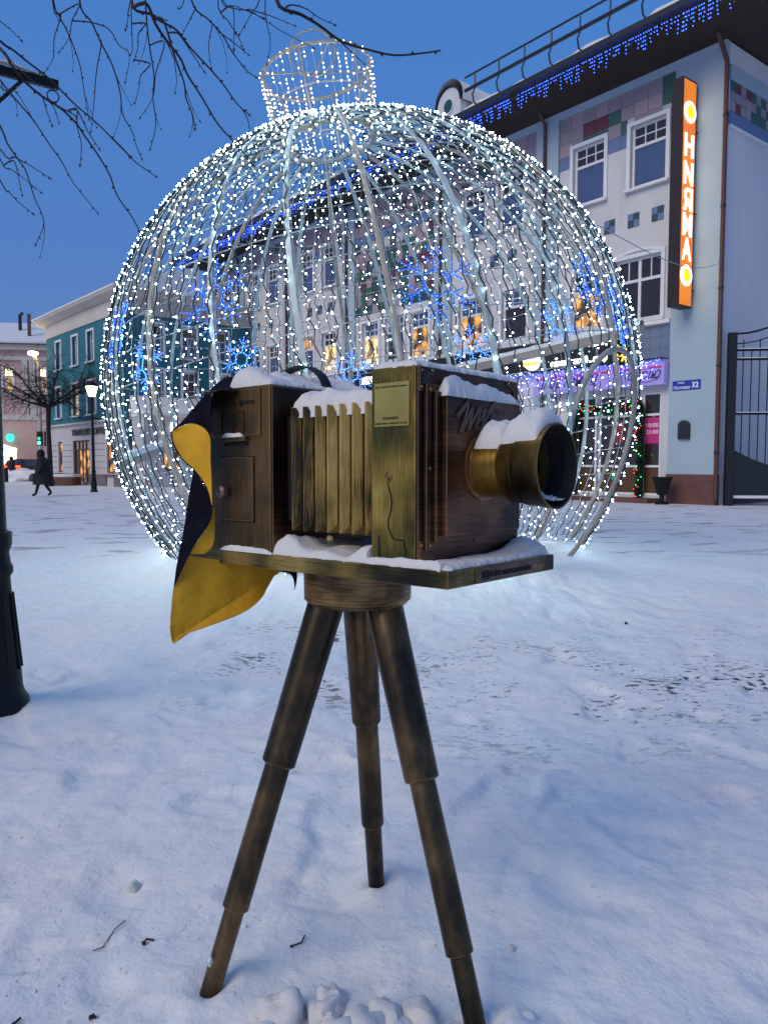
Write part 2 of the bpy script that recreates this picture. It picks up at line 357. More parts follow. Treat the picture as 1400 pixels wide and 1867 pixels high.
def gh(x, y):
    d = math.hypot(x, y)
    k = 1.0 if d < 14 else max(0.0, 1 - (d - 14) / 10)
    h = 0.028 * (noise.fractal(Vector((x * 0.9, y * 0.9, 3.1)), 1.0, 2.0, 3)) + 0.009 * noise.fractal(Vector((x * 5, y * 5, 7.7)), 0.8, 2.0, 4)
    tr = noise.noise(Vector((x * 3.1 + 9, y * 3.1, 0)))
    if tr > 0.22: h -= min(0.022, (tr - 0.22) * 0.12)
    if 1 < d < 8: h += prints(x, y)
    for fx, fy in FEET:
        q_ = math.hypot(x - fx, y - fy)
        if q_ < .3: h += .022 * math.exp(-((q_ - .07) / .045) ** 2) * (1 + .6 * noise.noise(Vector((x * 20, y * 20, 1)))) - .012 * math.exp(-(q_ / .035) ** 2)
    if d < 5: h += 0.004 * noise.fractal(Vector((x * 16, y * 16, 1.7)), 0.8, 2.0, 3)
    rb = math.hypot(x - BX, y - BY)
    h += 0.11 * math.exp(-((rb - 2.6) / 0.5) ** 2) * (1 + 0.5 * noise.noise(Vector((x * 2, y * 2, 0))))
    lump = math.exp(-((y - 1.44) / 0.16) ** 2) * math.exp(-((x + 0.08) / 0.42) ** 2)
    h += 0.060 * lump * (1 + 1.1 * noise.fractal(Vector((x * 11, y * 11, 5)), 0.7, 2.0, 3))
    lp = math.exp(-(((x + 1.94) ** 2 + (y - 3.8) ** 2) / 0.09)); h += 0.05 * lp
    return h * k
xs = spaced(-260, 260, -2.1, 2.1, 0.020, 1.10); ys = spaced(-60, 420, 1.2, 4.2, 0.020, 1.06)
nx, ny = len(xs), len(ys)
g = M(); g.v = [Vector((x, y, gh(x, y) if (abs(x) < 30 and y < 30) else 0.0)) for y in ys for x in xs]
g.f = [(j * nx + i, j * nx + i + 1, (j + 1) * nx + i + 1, (j + 1) * nx + i) for j in range(ny - 1) for i in range(nx - 1)]
g.mi = [0] * len(g.f)
g.build('ground', m_ground, smooth=True, kind='structure', fixn=False)

# loose clumps of snow at the foot of the sculpture and lumps of ice
def clump(mm, c, r, seed, sq=0.7, sub=2):
    bm = bmesh.new(); bmesh.ops.create_icosphere(bm, subdivisions=sub, radius=1)
    vs = []
    for v in bm.verts:
        n = 1 + 0.42 * noise.noise(v.co * 1.3 + Vector((seed * 3.1, seed, 0))) + .12 * noise.noise(v.co * 3.7 + Vector((seed, 0, 2)))
        vs.append(Vector(c) + Vector((v.co.x * r * n, v.co.y * r * n, v.co.z * r * n * sq)))
    fs = [tuple(v.index for v in f.verts) for f in bm.faces]; bm.free(); mm.add(vs, fs)
mm = M()
for i in range(20):
    x = random.gauss(0.02, 0.26); y = random.gauss(1.50, 0.10)
    if y > 1.70: continue
    r = random.uniform(0.012, 0.046) * (1.2 if abs(x + 0.08) < 0.2 else 0.8)
    clump(mm, (x, y, gh(x, y) - r * 0.35), r, i, 0.8, 3)
for px, py, r in ((590, 1850, .040), (600, 1830, .038), (606, 1822, .030), (490, 1842, .035), (520, 1850, .05), (700, 1862, .05), (760, 1858, .045), (870, 1862, .02)):
    q = at_z(px, py, 0.02); clump(mm, (q.x, q.y, 0.02), r, px, 0.9, 3)
cl_ = [(random.uniform(-1.6, 1.8), random.uniform(1.6, 4.6)) for _ in range(60)]
for i in range(900):
    c_ = random.choice(cl_); x = random.gauss(c_[0], .09); y = random.gauss(c_[1], .09); r = random.uniform(0.002, 0.007) * (1.6 if random.random() < .08 else 1)
    clump(mm, (x, y, gh(x, y)), r, i + 300, 0.6, 1)
mm.build('snow_clumps', m_snow, smooth=True, kind='stuff', label='loose clumps of snow heaped at the foot of the tripod')
m_ice = mat('cloudy_ice', (0.55, 0.58, 0.52), 0.15, spec=0.8)
for (px, py, r, lab) in ((243, 1613, .022, 'cloudy lump of ice lying on the snow left of the tripod'), (932, 1737, .010, 'small pale crumb of ice lying on the snow right of the tripod')):
    q = at_z(px, py, 0); mm = M(); clump(mm, (q.x, q.y, gh(q.x, q.y) + r * .4), r, px, 0.8, 2)
    mm.build('ice_lump', m_ice, loc=(q.x, q.y, 0), label=lab, cat='ice')
def litter(px_pts, r, lab, name='fallen_twig'):
    pts = []
    for px, py in px_pts:
        q = at_z(px, py, 0); pts.append(Vector((q.x, q.y, gh(q.x, q.y) + 0.006)))
    mm = M(); mm.tube(pts, r, 5); 
    for q in (pts[0],): clump(mm, q, r * 2.0, px_pts[0][0], 1, 1)
    mm.build(name, m_bark, loc=pts[0], label=lab, cat='twig')
litter([(531, 1725), (550, 1720), (556, 1708)], .0022, 'short forked dark twig on the snow between the tripod legs')
litter([(228, 1676), (210, 1692), (188, 1715), (170, 1726)], .0014, 'long thin twig on the snow left of the tripod')
litter([(262, 1716), (268, 1708), (280, 1712)], .003, 'curled brown bud on the snow beside the left leg')
litter([(166, 1850), (170, 1845), (175, 1852)], .003, 'brown seed husk on the snow near the bottom edge')
litter([(1140, 1138), (1144, 1136)], .006, 'dark pebble lying on the snow right of the sculpture', 'pebble')
litter([(25, 1862), (38, 1850)], .003, 'brown leaf stalk on the snow in the bottom corner', 'leaf_stalk')

# ------------------------------------------------------------------ the bronze camera sculpture
A0 = Vector((.124, 1.478, 1.03))
SF = Frame(A0, (0.64549354, 0.76367162, -0.01198947), (-0.76376569, 0.6454092, -0.01043688), (-2.32233302e-04, 0.0158940854, 0.999873654))
U, V, Z = SF.x, SF.y, SF.z
root = empty('camera_sculpture', (-0.07, 1.9, 0), 'patinated bronze sculpture of an old bellows camera on a tripod standing in snow', 'sculpture')
def part(mm, name, m, par=root, **k): return mm.build(name, m, parent=par, **k)

board = part(M().box(SF, 0, .429, 0, .844, -.036, 0), 'base_board', m_board, bevel=.003)
# planks cut into the board side: thin grooves
for v in (0.10, 0.29):
    pass
m_plate = noisy('brown_name_plate', (.10, .055, .035), (.17, .10, .065), 25, rough=.45, bump=.2, metal=.3)
plate = part(M().box(SF, .094, .348, -.0035, -.0002, -.0335, -.003), 'name_plate', m_plate, par=root, bevel=.001)
mm = M(); put_text(mm, '@iskramuseum', SF.p(.113, -.0036, -.0285), U, Z, .200, .020, -V, .0012, 0.012)
part(mm, 'lettering', m_groove, par=plate)
for u in (.104, .330):
    part(M().lathe(SF.p(u, -.003, -.018), -V, [(0, .004), (.002, .004), (.003, .002)], 10), 'screw', m_slat, par=plate)

# tripod head and legs
HC = Vector((-0.066, 1.912, 0))
hz1 = 0.992; hz0 = 0.892
part(M().lathe((HC.x, HC.y, 0), (0, 0, 1), [(hz0 - .0, .122), (hz0 + .012, .1335), (hz1, .1345)], 64), 'tripod_head', m_head, smooth=True)
def leg(top, foot, r, js):
    top = Vector(top); foot = Vector(foot); ax = (foot - top); Lg = ax.length; ax.normalize()
    lg = part(M().lathe(top, ax, [(-.03, r[0] + .003), (js[0] * Lg - .004, r[0] - .002), (js[0] * Lg, r[0] - .006)], 40), 'leg', m_leg, smooth=True)
    part(M().lathe(top, ax, [(js[0] * Lg - .02, r[1]), (js[1] * Lg - .003, r[1] + .001), (js[1] * Lg, r[1] - .003)], 36), 'middle_section', m_leg, par=lg, smooth=True)
    part(M().lathe(top, ax, [(js[1] * Lg - .02, r[2]), (Lg + .03, r[2] - .001)], 32), 'lower_section', m_leg, par=lg, smooth=True)
leg((-.139, 1.885, .905), (-.408, 1.742, .0), (.0430, .031, .0245), (.435, .80))
leg((-.003, 1.875, .905), (.203, 1.590, .0), (.0430, .0305, .0245), (.445, .83))
leg((-.066, 1.985, .905), (-.022, 2.184, .0), (.0415, .031, .0245), (.41, .765))
mm = M(); q = at(384, 1752, 1.735)
clump(mm, q, .009, 5, 1.5, 2); mm.build('ice_chip', m_ice, loc=q, label='small pale chip of ice stuck to the foot of the left tripod leg', cat='ice', smooth=True)

# rear box
RB = part(M().box(SF, 0.0, .429, .512, .765, .0, .400), 'rear_box', m_rear, bevel=.003)
part(M().box(SF, .004, .425, .5075, .5118, .004, .396), 'rear_box_front_panel', m_brown, bevel=.001)
pl = part(M().box(SF, -.0045, -.0003, .543, .728, .281, .393), 'back_plate', m_rear, bevel=.001)
mm = M(); put_text(mm, 'получить фото!', SF.p(-.0046, .722, .352), -V, Z, .160, .017, -U, .0016, 0.012); part(mm, 'lettering', m_groove, par=pl)
mm = M()
for a, b, c, d in ((.597, .687, .290, .2925), (.597, .687, .3375, .340), (.597, .600, .290, .340), (.684, .687, .290, .340)):
    mm.box(SF, -.0062, -.0046, a, b, c, d)
oc = SF.p(-.0055, .641, .316)
mm.tube([oc + V * (.013 * math.cos(t)) + Z * (.018 * math.sin(t)) for t in [i * math.pi / 10 for i in range(20)]], .0013, 5, closed=True)
mm.tube([oc + V * (.006 * math.cos(t)) + Z * (.010 * math.sin(t)) for t in [i * math.pi / 8 for i in range(16)]], .0011, 5, closed=True)
mm.tube([oc - Z * .027, oc + Z * .027], .0011, 5)
mm.tube([oc + V * .04 + Z * -.006, oc + V * .017, oc + V * .013 + Z * .004], .0011, 5)
mm.tube([oc - V * .04 + Z * -.002, oc - V * .022 + Z * .001, oc - V * .011 + Z * .014], .0011, 5)
part(mm, 'emblem', m_groove, par=pl)
for v, z in ((.549, .288), (.722, .288), (.549, .386), (.722, .386)):
    part(M().lathe(SF.p(-.0046, v, z), -U, [(0, .0028), (.0012, .0025)], 8), 'screw', m_slat, par=pl)
sl = part(M().box(SF, -.014, -.0002, .588, .684, .269, .279), 'slot_hood', m_rear, bevel=.001)
part(M().box(SF, -.0016, -.0002, .592, .680, .258, .266), 'slot', m_groove)
dr = part(M().box(SF, -.0012, -.0002, .567, .694, .072, .233), 'door_gap', m_groove)
dp = part(M().box(SF, -.005, -.0013, .570, .691, .075, .230), 'small_door', m_rear, bevel=.001)
part(M().lathe(SF.p(-.005, .668, .146), -U, [(0, .008), (.006, .007), (.010, .015), (.020, .0155), (.025, .011), (.0265, .003)], 24), 'knob', noisy('worn_knob', (.10, .06, .05), (.2, .13, .11), 60, rough=.4, bump=.1, metal=.5), par=dp, smooth=True)

# bellows: seven sharp folds, each its own piece, with a black core painting the shade of the gaps
vr = [.469, .430, .3905, .353, .3145, .277, .239]
for i, v in enumerate(vr):
    v2 = v - .0165
    z0, z1 = .056, .345; iu = .015; iz = .020
    mm = M()
    outer = [(.030, z0), (.399, z0), (.399, z1), (.030, z1)]
    inner = [(.030 + iu, z0 + iz), (.399 - iu, z0 + iz), (.399 - iu, z1 - iz), (.030 + iu, z1 - iz)]
    vs = [SF.p(a, v + .0035, b) for a, b in outer] + [SF.p(a, v, b) for a, b in outer] + [SF.p(a, v2, b) for a, b in inner]
    fs = [(3, 2, 1, 0)]
    for k in range(4):
        j = (k + 1) % 4; fs += [(k, j, 4 + j, 4 + k), (4 + k, 4 + j, 8 + j, 8 + k)]
    fs.append((8, 9, 10, 11)); mm.add(vs, fs)
    part(mm, 'bellows_fold', m_slat, bevel=.0015)
part(M().box(SF, .052, .377, .214, .508, .078, .325), 'bellows_shade_core', m_black)

# front box
FB = part(M().box(SF, .021, .408, .090, .212, 0, .408), 'front_box', m_brown, bevel=.003)
part(M().box(SF, .0165, .0208, .094, .210, .002, .4085), 'side_panel', m_green, bevel=.0015)
for v in (.188,):
    part(M().box(SF, .0150, .0164, v, v + .003, .002, .060), 'groove', m_groove)
pq = part(M().box(SF, .0135, .0163, .108, .200, .287, .377), 'brass_plaque', m_plaque, bevel=.0005)
mm = M()
put_text(mm, 'Как это работает смотри в instagram', SF.p(.0134, .197, .3655), -V, Z, .084, .0055, -U, .0004, 0.02)
put_text(mm, 'ISKRAMUSEUM', SF.p(.0134, .176, .3010), -V, Z, .040, .0058, -U, .0004, 0.02)
put_text(mm, 'наведи камеру телефона на QR-код', SF.p(.0134, .197, .2905), -V, Z, .084, .0055, -U, .0004, 0.02)
part(mm, 'lettering', m_print, par=pq)
cv = [(.164, .178), (.166, .172), (.163, .160), (.157, .145), (.155, .128), (.158, .110), (.164, .092), (.164, .078), (.158, .064), (.150, .054), (.138, .0525), (.125, .053), (.121, .048), (.122, .040), (.118, .034), (.118, .012)]
mm = M(); mm.tube([SF.p(.0162, a, b) for a, b in cv], .0017, 6); part(mm, 'engraved_cable', m_groove)
mm = M(); mm.tube([SF.p(.0158, .164 + .008 * math.cos(t), .183 + .0095 * math.sin(t)) for t in [i * math.pi / 8 for i in range(16)]], .0018, 6, closed=True)
mm.lathe(SF.p(.0165, .164, .181), -U, [(0, .004), (.004, .003)], 10); part(mm, 'cable_loop', m_rear)
# corner brackets with scalloped edge
def bracket(cu, cz, su, sz):
    pts = [(0, 0), (.050, 0), (.050, .012), (.040, .015), (.034, .013), (.030, .020), (.022, .022), (.020, .030), (.013, .034), (.015, .040), (.012, .050), (0, .050)]
    mm = M(); mm.prism(SF, [(cu + su * a, cz + sz * b) for a, b in pts], .0868, .0898)
    b = part(mm, 'corner_bracket', m_brown, bevel=.0008)
    for a, c in ((.008, .008), (.042, .006), (.006, .042)):
        part(M().lathe(SF.p(cu + su * a, .0867, cz + sz * c), -V, [(0, .003), (.0012, .0026)], 8), 'screw', m_slat, par=b)
bracket(.0225, .4065, 1, -1); bracket(.4065, .4065, -1, -1); bracket(.0225, .0015, 1, 1); bracket(.4065, .0015, -1, 1)
fp = part(M().box(SF, .038, .398, .081, .0895, .032, .372), 'outer_panel', m_brown, bevel=.002)
for u, z in ((.049, .361), (.049, .20), (.049, .042), (.214, .042), (.388, .042), (.388, .361), (.388, .20)):
    part(M().lathe(SF.p(u, .0809, z), -V, [(0, .0042), (.0016, .0040), (.0022, .002)], 10), 'screw', m_slat, par=fp)
part(M().box(SF, .060, .386, .073, .0808, .048, .358), 'middle_panel', m_brown, bevel=.0015)
lb = part(M().box(SF, .079, .372, .060, .0728, .060, .351), 'lens_board', m_brown, bevel=.002)
# slanted handwriting in relief: strokes as flat bars
strokes = [[(400, 540), (560, 320), (455, 775)], [(455, 775), (610, 400), (628, 380)], [(628, 380), (545, 740)], [(545, 740), (700, 430), (722, 425)], [(722, 425), (650, 700)],
           [(722, 425), (735, 480)], [(650, 690), (800, 455)], [(795, 460), (742, 660)], [(760, 650), (930, 345)], [(900, 465), (855, 640)], [(855, 640), (950, 470)], [(950, 470), (900, 630)],
           [(900, 630), (1000, 480)], [(985, 480), (935, 625)], [(960, 600), (1050, 470)], [(1050, 470), (1000, 620)], [(1000, 620), (1060, 560), (1070, 500)], [(1060, 490), (1130, 500)], [(1140, 490), (1050, 625)]]
def inv_v(px, py, v):     # point of the lens board behind a given direction
    r = ray(px, py); o = Vector((0, 0, 1.24)); p0 = SF.p(0, v, 0); return o + r * ((p0 - o).dot(V) / r.dot(V))
mm = M()
for s_ in strokes:
    pts = [inv_v(780 + x * 180 / 1400, 690 + y * 130 / 1011, .060) for x, y in s_]
    for a, b in zip(pts[:-1], pts[1:]):
        d_ = (b - a).normalized(); w = d_.cross(V).normalized() * .0034; a2 = a - d_ * .002; b2 = b + d_ * .002
        o2 = -V * .0055
        vs = [a2 - w, a2 + w, b2 + w, b2 - w]; vs = [q + V * .0005 for q in vs] + [q + o2 for q in vs]
        mm.add(vs, [(0, 1, 2, 3), (7, 6, 5, 4), (0, 4, 5, 1), (1, 5, 6, 2), (2, 6, 7, 3), (3, 7, 4, 0)])
part(mm, 'script_lettering', m_plate, par=lb)

# lens
LC = SF.p(.2145, 0, .205)
def lens(name, prof, m, par=root, **k): return part(M().lathe(LC, -V, [(-t, r) for t, r in prof], 72, **k), name, m, par=par, smooth=True)
lf = lens('lens_flange', [(.0605, .074), (.055, .074), (.053, .069)], m_brown)
lens('lens_barrel', [(.0535, .0655), (-.018, .0650)], m_lens)
lens('lens_collar', [(-.010, .0655), (-.013, .070), (-.022, .0765), (-.058, .0785)], m_lens)
mm = M().lathe(LC, -V, [(.050, .0775), (.054, .0805), (.058, .0822), (.112, .0875), (.118, .0885), (.1192, .0870), (.1188, .0848)], 72, capa=False, capb=False)
rim = part(mm, 'lens_hood', m_lens, smooth=True)
part(M().lathe(LC, -V, [(.1184, .0846), (.088, .0812), (.088, .0762), (.060, .0735), (.050, .060), (.050, .001)], 72, capa=False, capb=False), 'hood_lining', m_black, smooth=True)
part(M().lathe(LC, -V, [(.0895, .0808), (.0893, .0790)], 72, capa=False, capb=False), 'inner_ring', m_brown, smooth=True)
part(M().lathe(LC, -V, [(.052, .058), (.056, .05), (.059, .03), (.060, .002)], 48), 'lens_glass', mat('lens_glass', (.005, .005, .008), .03, spec=1.0), smooth=True)

# carrying strap arching over the rear box
sp = [(.2, .735, .404), (.2, .715, .438), (.2, .680, .456), (.2, .630, .468), (.2, .585, .466), (.2, .548, .447), (.2, .528, .425), (.2, .519, .402)]
vs = []; fs = []
def smooth_pts(c, n=6):
    out = []
    c = [Vector(q) for q in c]
    for i in range(len(c) - 1):
        p0 = c[max(0, i - 1)]; p1 = c[i]; p2 = c[i + 1]; p3 = c[min(len(c) - 1, i + 2)]
        for k in range(n):
            t = k / n
            out.append(0.5 * ((2 * p1) + (p2 - p0) * t + (2 * p0 - 5 * p1 + 4 * p2 - p3) * t * t + (3 * p1 - p0 - 3 * p2 + p3) * t ** 3))
    out.append(c[-1]); return out
pp = [SF.p(*q) for q in smooth_pts(sp, 5)]
mm = M()
for i in range(len(pp) - 1):
    a, b = pp[i], pp[i + 1]; t = (b - a).normalized(); nn = t.cross(U).normalized() * .0025; w = U * .016
    mm.add([a - w - nn, a + w - nn, b + w - nn, b - w - nn, a - w + nn, a + w + nn, b + w + nn, b - w + nn], [(0, 1, 2, 3), (7, 6, 5, 4), (0, 3, 7, 4), (1, 5, 6, 2)])
part(mm, 'carrying_strap', m_black)

# focusing cloth hung over the back, black outside, yellow inside
CK = {}
def cpt(px, py, D):
    return at(px, py, D)
def curve(pts, n):
    c = smooth_pts([cpt(*q) for q in pts], 8)
    # resample by length
    L = [0]
    for a, b in zip(c[:-1], c[1:]): L.append(L[-1] + (b - a).length)
    out = []; j = 0
    for k in range(n + 1):
        t = L[-1] * k / n
        while j < len(L) - 2 and L[j + 1] < t: j += 1
        f = (t - L[j]) / max(1e-9, L[j + 1] - L[j]); out.append(c[j].lerp(c[j + 1], f))
    return out
cloth = M()
def patch(cA, cB, n, m_, front, back, amp=.004, seed=0):
    a = curve(cA, n); b = curve(cB, n)
    rows = []
    for i in range(n + 1):
        row = []
        for k in range(m_ + 1):
            t = k / m_; q = a[i].lerp(b[i], t)
            e = math.sin(math.pi * t) * min(1, 4 * math.sin(math.pi * i / n) + .2)
            q = q + Vector((0, -1, 0)) * (amp * e * noise.noise(q * 14 + Vector((seed, 0, 0))) * 2.2)
            row.append(q)
        rows.append(row)
    vs = [q for r_ in rows for q in r_]; w = m_ + 1
    fs = [(i * w + k, i * w + k + 1, (i + 1) * w + k + 1, (i + 1) * w + k) for i in range(n) for k in range(m_)]
    cloth.add(vs, fs, front)
    nv = []
    for i in range(n + 1):
        for k in range(m_ + 1):
            d = (vs[i * w + k] - Vector((0, 0, 1.24))).normalized(); nv.append(vs[i * w + k] + d * .0018)
    cloth.add(nv, fs, back)
# 1 black upper fall from the top of the box out to the fold
patch([(470, 700, 2.06), (440, 692, 2.04), (416, 687, 2.02), (395, 700, 1.99), (365, 730, 1.96), (336, 764, 1.93), (312, 787, 1.90)],
      [(440, 712, 1.875), (405, 712, 1.865), (390, 716, 1.862), (385, 740, 1.862), (385, 792, 1.865), (350, 772, 1.885), (312, 787, 1.90)], 26, 10, 0, 1, .004, 1)
# 2 yellow turned-back flap
patch([(312, 787, 1.90), (350, 772, 1.885), (381, 791, 1.866), (384, 840, 1.868), (386, 880, 1.872), (387, 925, 1.88)],
      [(312, 787, 1.90), (316, 808, 1.895), (332, 836, 1.895), (354, 857, 1.893), (376, 888, 1.89), (387, 925, 1.88)], 26, 9, 1, 0, .005, 2)
# 3 black fall from the flap down past the board
patch([(354, 857, 1.90), (345, 900, 1.90), (337, 955, 1.90), (328, 1000, 1.89), (321, 1040, 1.885), (317, 1072, 1.88)],
      [(354, 857, 1.90), (375, 890, 1.895), (387, 925, 1.885), (383, 952, 1.885), (352, 1000, 1.88), (317, 1072, 1.88)], 26, 8, 0, 1, .004, 3)
# 4 dark yellow inside, between fall and box
patch([(387, 925, 1.885), (383, 952, 1.888), (365, 980, 1.886), (345, 1010, 1.885)],
      [(392, 925, 1.905), (392, 960, 1.905), (388, 995, 1.90), (372, 1010, 1.90)], 14, 4, 1, 0, .002, 4)
# 5 big yellow corner hanging below the board
patch([(317, 1070, 1.88), (313, 1105, 1.875), (311, 1140, 1.87), (316, 1173, 1.865), (332, 1158, 1.865)],
      [(335, 1012, 1.90), (395, 1020, 1.93), (470, 1030, 1.99), (520, 1038, 2.04), (505, 1042, 2.03)], 20, 14, 1, 0, .005, 5)
patch([(332, 1158, 1.865), (365, 1146, 1.885), (410, 1130, 1.915), (450, 1112, 1.95), (478, 1088, 1.985), (490, 1062, 2.01), (505, 1042, 2.03)],
      [(505, 1042, 2.03), (505, 1042, 2.03), (505, 1042, 2.03), (505, 1042, 2.03), (505, 1042, 2.03), (505, 1042, 2.03), (505, 1042, 2.03)], 18, 8, 1, 0, .003, 5)
patch([(505, 1042, 2.03), (528, 1046, 2.05), (536, 1060, 2.06), (537, 1078, 2.06)], [(530, 1035, 2.05), (541, 1040, 2.06), (541, 1060, 2.06), (537, 1078, 2.06)], 8, 4, 0, 1, .001, 6)
co = cloth.build('focusing_cloth', [m_clothb, m_clothy], loc=(-.47, 1.9, .8), smooth=True, fixn=False,
    label='black cloth with yellow lining draped over the back of the bronze camera', cat='cloth')

hem = M()
for pts in ([(311, 1140, 1.869), (316, 1173, 1.864), (332, 1158, 1.864), (365, 1146, 1.884), (410, 1130, 1.914), (450, 1112, 1.949), (478, 1088, 1.984), (490, 1062, 2.009), (505, 1043, 2.029)],):
    hem.tube(curve(pts, 40), .0016, 5)
hem.build('hem', m_clothy, parent=co, smooth=True)
hem = M(); hem.tube(curve([(312, 787, 1.899), (316, 808, 1.894), (332, 836, 1.894), (354, 857, 1.892), (376, 888, 1.889), (387, 925, 1.879)], 40), .0014, 5); hem.build('hem', m_clothb, parent=co, smooth=True)
# snow lying on the sculpture
def snow_quad(fr, c, t, seed, lab, n1=60, n2=30, tfun=None, rag=.006, e1=.10, e2=.14, name='snow_cap', low=-.003, soft=.5, bulge=0.0):
    """mound over the quad c (four x,y corners in frame fr); p runs c0->c1, q runs c0->c3"""
    c = [Vector((a_, b_, 0)) for a_, b_ in c]; L1 = (c[1] - c[0]).length; L2 = (c[3] - c[0]).length
    mm = M()
    def warp(k, e):   # denser rows near the rims
        return k
    for j in range(n2 + 1):
        for i in range(n1 + 1):
            p = .5 - .5 * math.cos(math.pi * i / n1) if n1 < 20 else i / n1
            q = .5 - .5 * math.cos(math.pi * j / n2)
            b_ = (c[0].lerp(c[1], p)).lerp(c[3].lerp(c[2], p), q); x, y = b_.x, b_.y
            w = fr.p(x, y, 0)
            dp = min(p, 1 - p) / e1; dq = min(q, 1 - q) / e2
            k = min(1, dp) ** soft * min(1, dq) ** soft if dp > 0 and dq > 0 else 0.0
            tt = tfun(x, y) if tfun else t
            h = tt * k * (1 + .30 * noise.fractal(w * 14 + Vector((seed, 3, 0)), .9, 2, 3)) + .0012 * noise.noise(w * 160) * k
            rg = 1 - min(1, min(p, 1 - p, ) * 8) if min(p, 1 - p) < min(q, 1 - q) else 1 - min(1, min(q, 1 - q) * 5)
            nx_ = noise.fractal(w * 42 + Vector((seed, 9, 1)), .9, 2, 3); ny_ = noise.fractal(w * 42 + Vector((seed, 1, 7)), .9, 2, 3)
            x += rag * nx_ * rg; y += rag * ny_ * rg
            mm.v.append(fr.p(x, y, h if k > 0 else low))
    w_ = n1 + 1
    mm.f = [(j * w_ + i, j * w_ + i + 1, (j + 1) * w_ + i + 1, (j + 1) * w_ + i) for j in range(n2) for i in range(n1)]; mm.mi = [0] * len(mm.f)
    x = sum(q.x for q in c) / 4; y = sum(q.y for q in c) / 4
    return mm.build(name, m_snow, loc=fr.p(x, y, 0), smooth=True, kind='stuff', label=lab, fixn=False)
top = Frame(SF.p(0, 0, .4002), U, V, Z)
snow_quad(top, [(.004, .516), (.425, .516), (.425, .72), (.006, .672)], 0, 1, 'thick snow lying on top of the rear camera box', 110, 60, soft=.40, e1=.05, e2=.08,
          tfun=lambda x, y: .014 + .034 * max(0, min(1, (y - .525) / .11)))
top2 = Frame(SF.p(0, 0, .4090), U, V, Z)
snow_quad(top2, [(.018, .091), (.407, .091), (.407, .211), (.018, .211)], 0.013, 2, 'thin snow lying on top of the front camera box', 110, 30, e1=.03, soft=.4)
bel = Frame(SF.p(0, 0, .336), U, V, Z)
snow_quad(bel, [(.040, .215), (.396, .215), (.396, .480), (.040, .480)], 0, 3, 'snow bridging the tops of the bellows folds', 70, 70, e1=.07, e2=.05, soft=.4, low=-.016, rag=.009,
          tfun=lambda x, y: .032 + .016 * max(0, min(1, (y - .22) / .2)))
bo = Frame(SF.p(0, 0, .0004), U, V, Z)
snow_quad(bo, [(.008, .004), (.422, .010), (.426, .089), (.010, .089)], 0, 4, 'snow on the front lip of the base board', 110, 30, e1=.03, e2=.10, soft=.45,
          tfun=lambda x, y: .010 + .032 * math.exp(-((x - .385) / .05) ** 2 - ((y - .07) / .05) ** 2))
snow_quad(bo, [(.002, .02), (.019, .02), (.019, .225), (.002, .225)], .016, 41, 'thin ridge of snow along the foot of the green side panel', 12, 70, e1=.25, e2=.05, rag=.003)
snow_quad(bo, [(.003, .213), (.42, .213), (.42, .511), (.002, .511)], 0, 42, 'snow lying on the base board under the bellows', 80, 90, e1=.03, e2=.02, soft=.5, rag=.005,
          tfun=lambda x, y: .014 + .030 * math.exp(-((y - .47) / .045) ** 2) * math.exp(-(x / .16) ** 2) + .016 * math.exp(-((y - .235) / .03) ** 2) + .006 * math.sin(y * 40))
snow_quad(bo, [(-.005, .505), (.002, .505), (.002, .70), (-.004, .70)], .012, 43, 'thin line of snow at the foot of the rear camera box', 8, 60, e1=.4, e2=.2, rag=.002, low=-.001)
lbf = Frame(SF.p(0, 0, .3515), U, V, Z)
snow_quad(lbf, [(.072, .057), (.366, .057), (.356, .0895), (.078, .0895)], 0, 6, 'snow lying on the ledge above the lens board', 90, 26, e1=.05, e2=.5, soft=.6, rag=.004,
          tfun=lambda x, y: .040 * (1 - .45 * max(0, (x - .16) / .2)))
hood = Frame(SF.p(0, 0, .2792), U, V, Z)
snow_quad(hood, [(-.0138, .600), (-.0015, .600), (-.0015, .682), (-.0138, .676)], .010, 7, 'strip of snow on the hood over the letter slot', 8, 30, e1=.3, e2=.15, rag=.002, low=0.0)
# snow on the round lens barrel
def barrel_snow(v0, v1, rf, t, a0, a1, seed, lab):
    nv_, na = 34, 40; mm = M()
    for i in range(nv_ + 1):
        for k in range(na + 1):
            s = i / nv_; q = k / na; v = v0 + (v1 - v0) * s; an = a0 + (a1 - a0) * q
            e = (1 - abs(2 * s - 1) ** 3.2) * (1 - abs(2 * q - 1) ** 2.6); e = max(0, e) ** .55
            w = SF.p(.2145, v, .205) + (U * math.sin(an) + Z * math.cos(an)) * (rf(v) - .001)
            e *= 1 + .25 * noise.fractal(w * 30 + Vector((seed, 0, 0)), .9, 2, 3)
            mm.v.append(w + (U * math.sin(an) * .35 + Z) .normalized() * t * e)
    w_ = na + 1
    mm.f = [(i * w_ + k, i * w_ + k + 1, (i + 1) * w_ + k + 1, (i + 1) * w_ + k) for i in range(nv_) for k in range(na)]; mm.mi = [0] * len(mm.f)
    mm.build('snow_cap', m_snow, loc=SF.p(.2145, (v0 + v1) / 2, .26), smooth=True, kind='stuff', label=lab, fixn=False)
barrel_snow(.050, -.020, lambda v: .065, .034, -1.0, 1.05, 8, 'rounded lump of snow on the lens barrel against the board')
barrel_snow(-.018, -.108, lambda v: .0765 + (-.02 - v) * .13, .034, -.95, 1.1, 9, 'thick cap of snow on top of the lens hood')
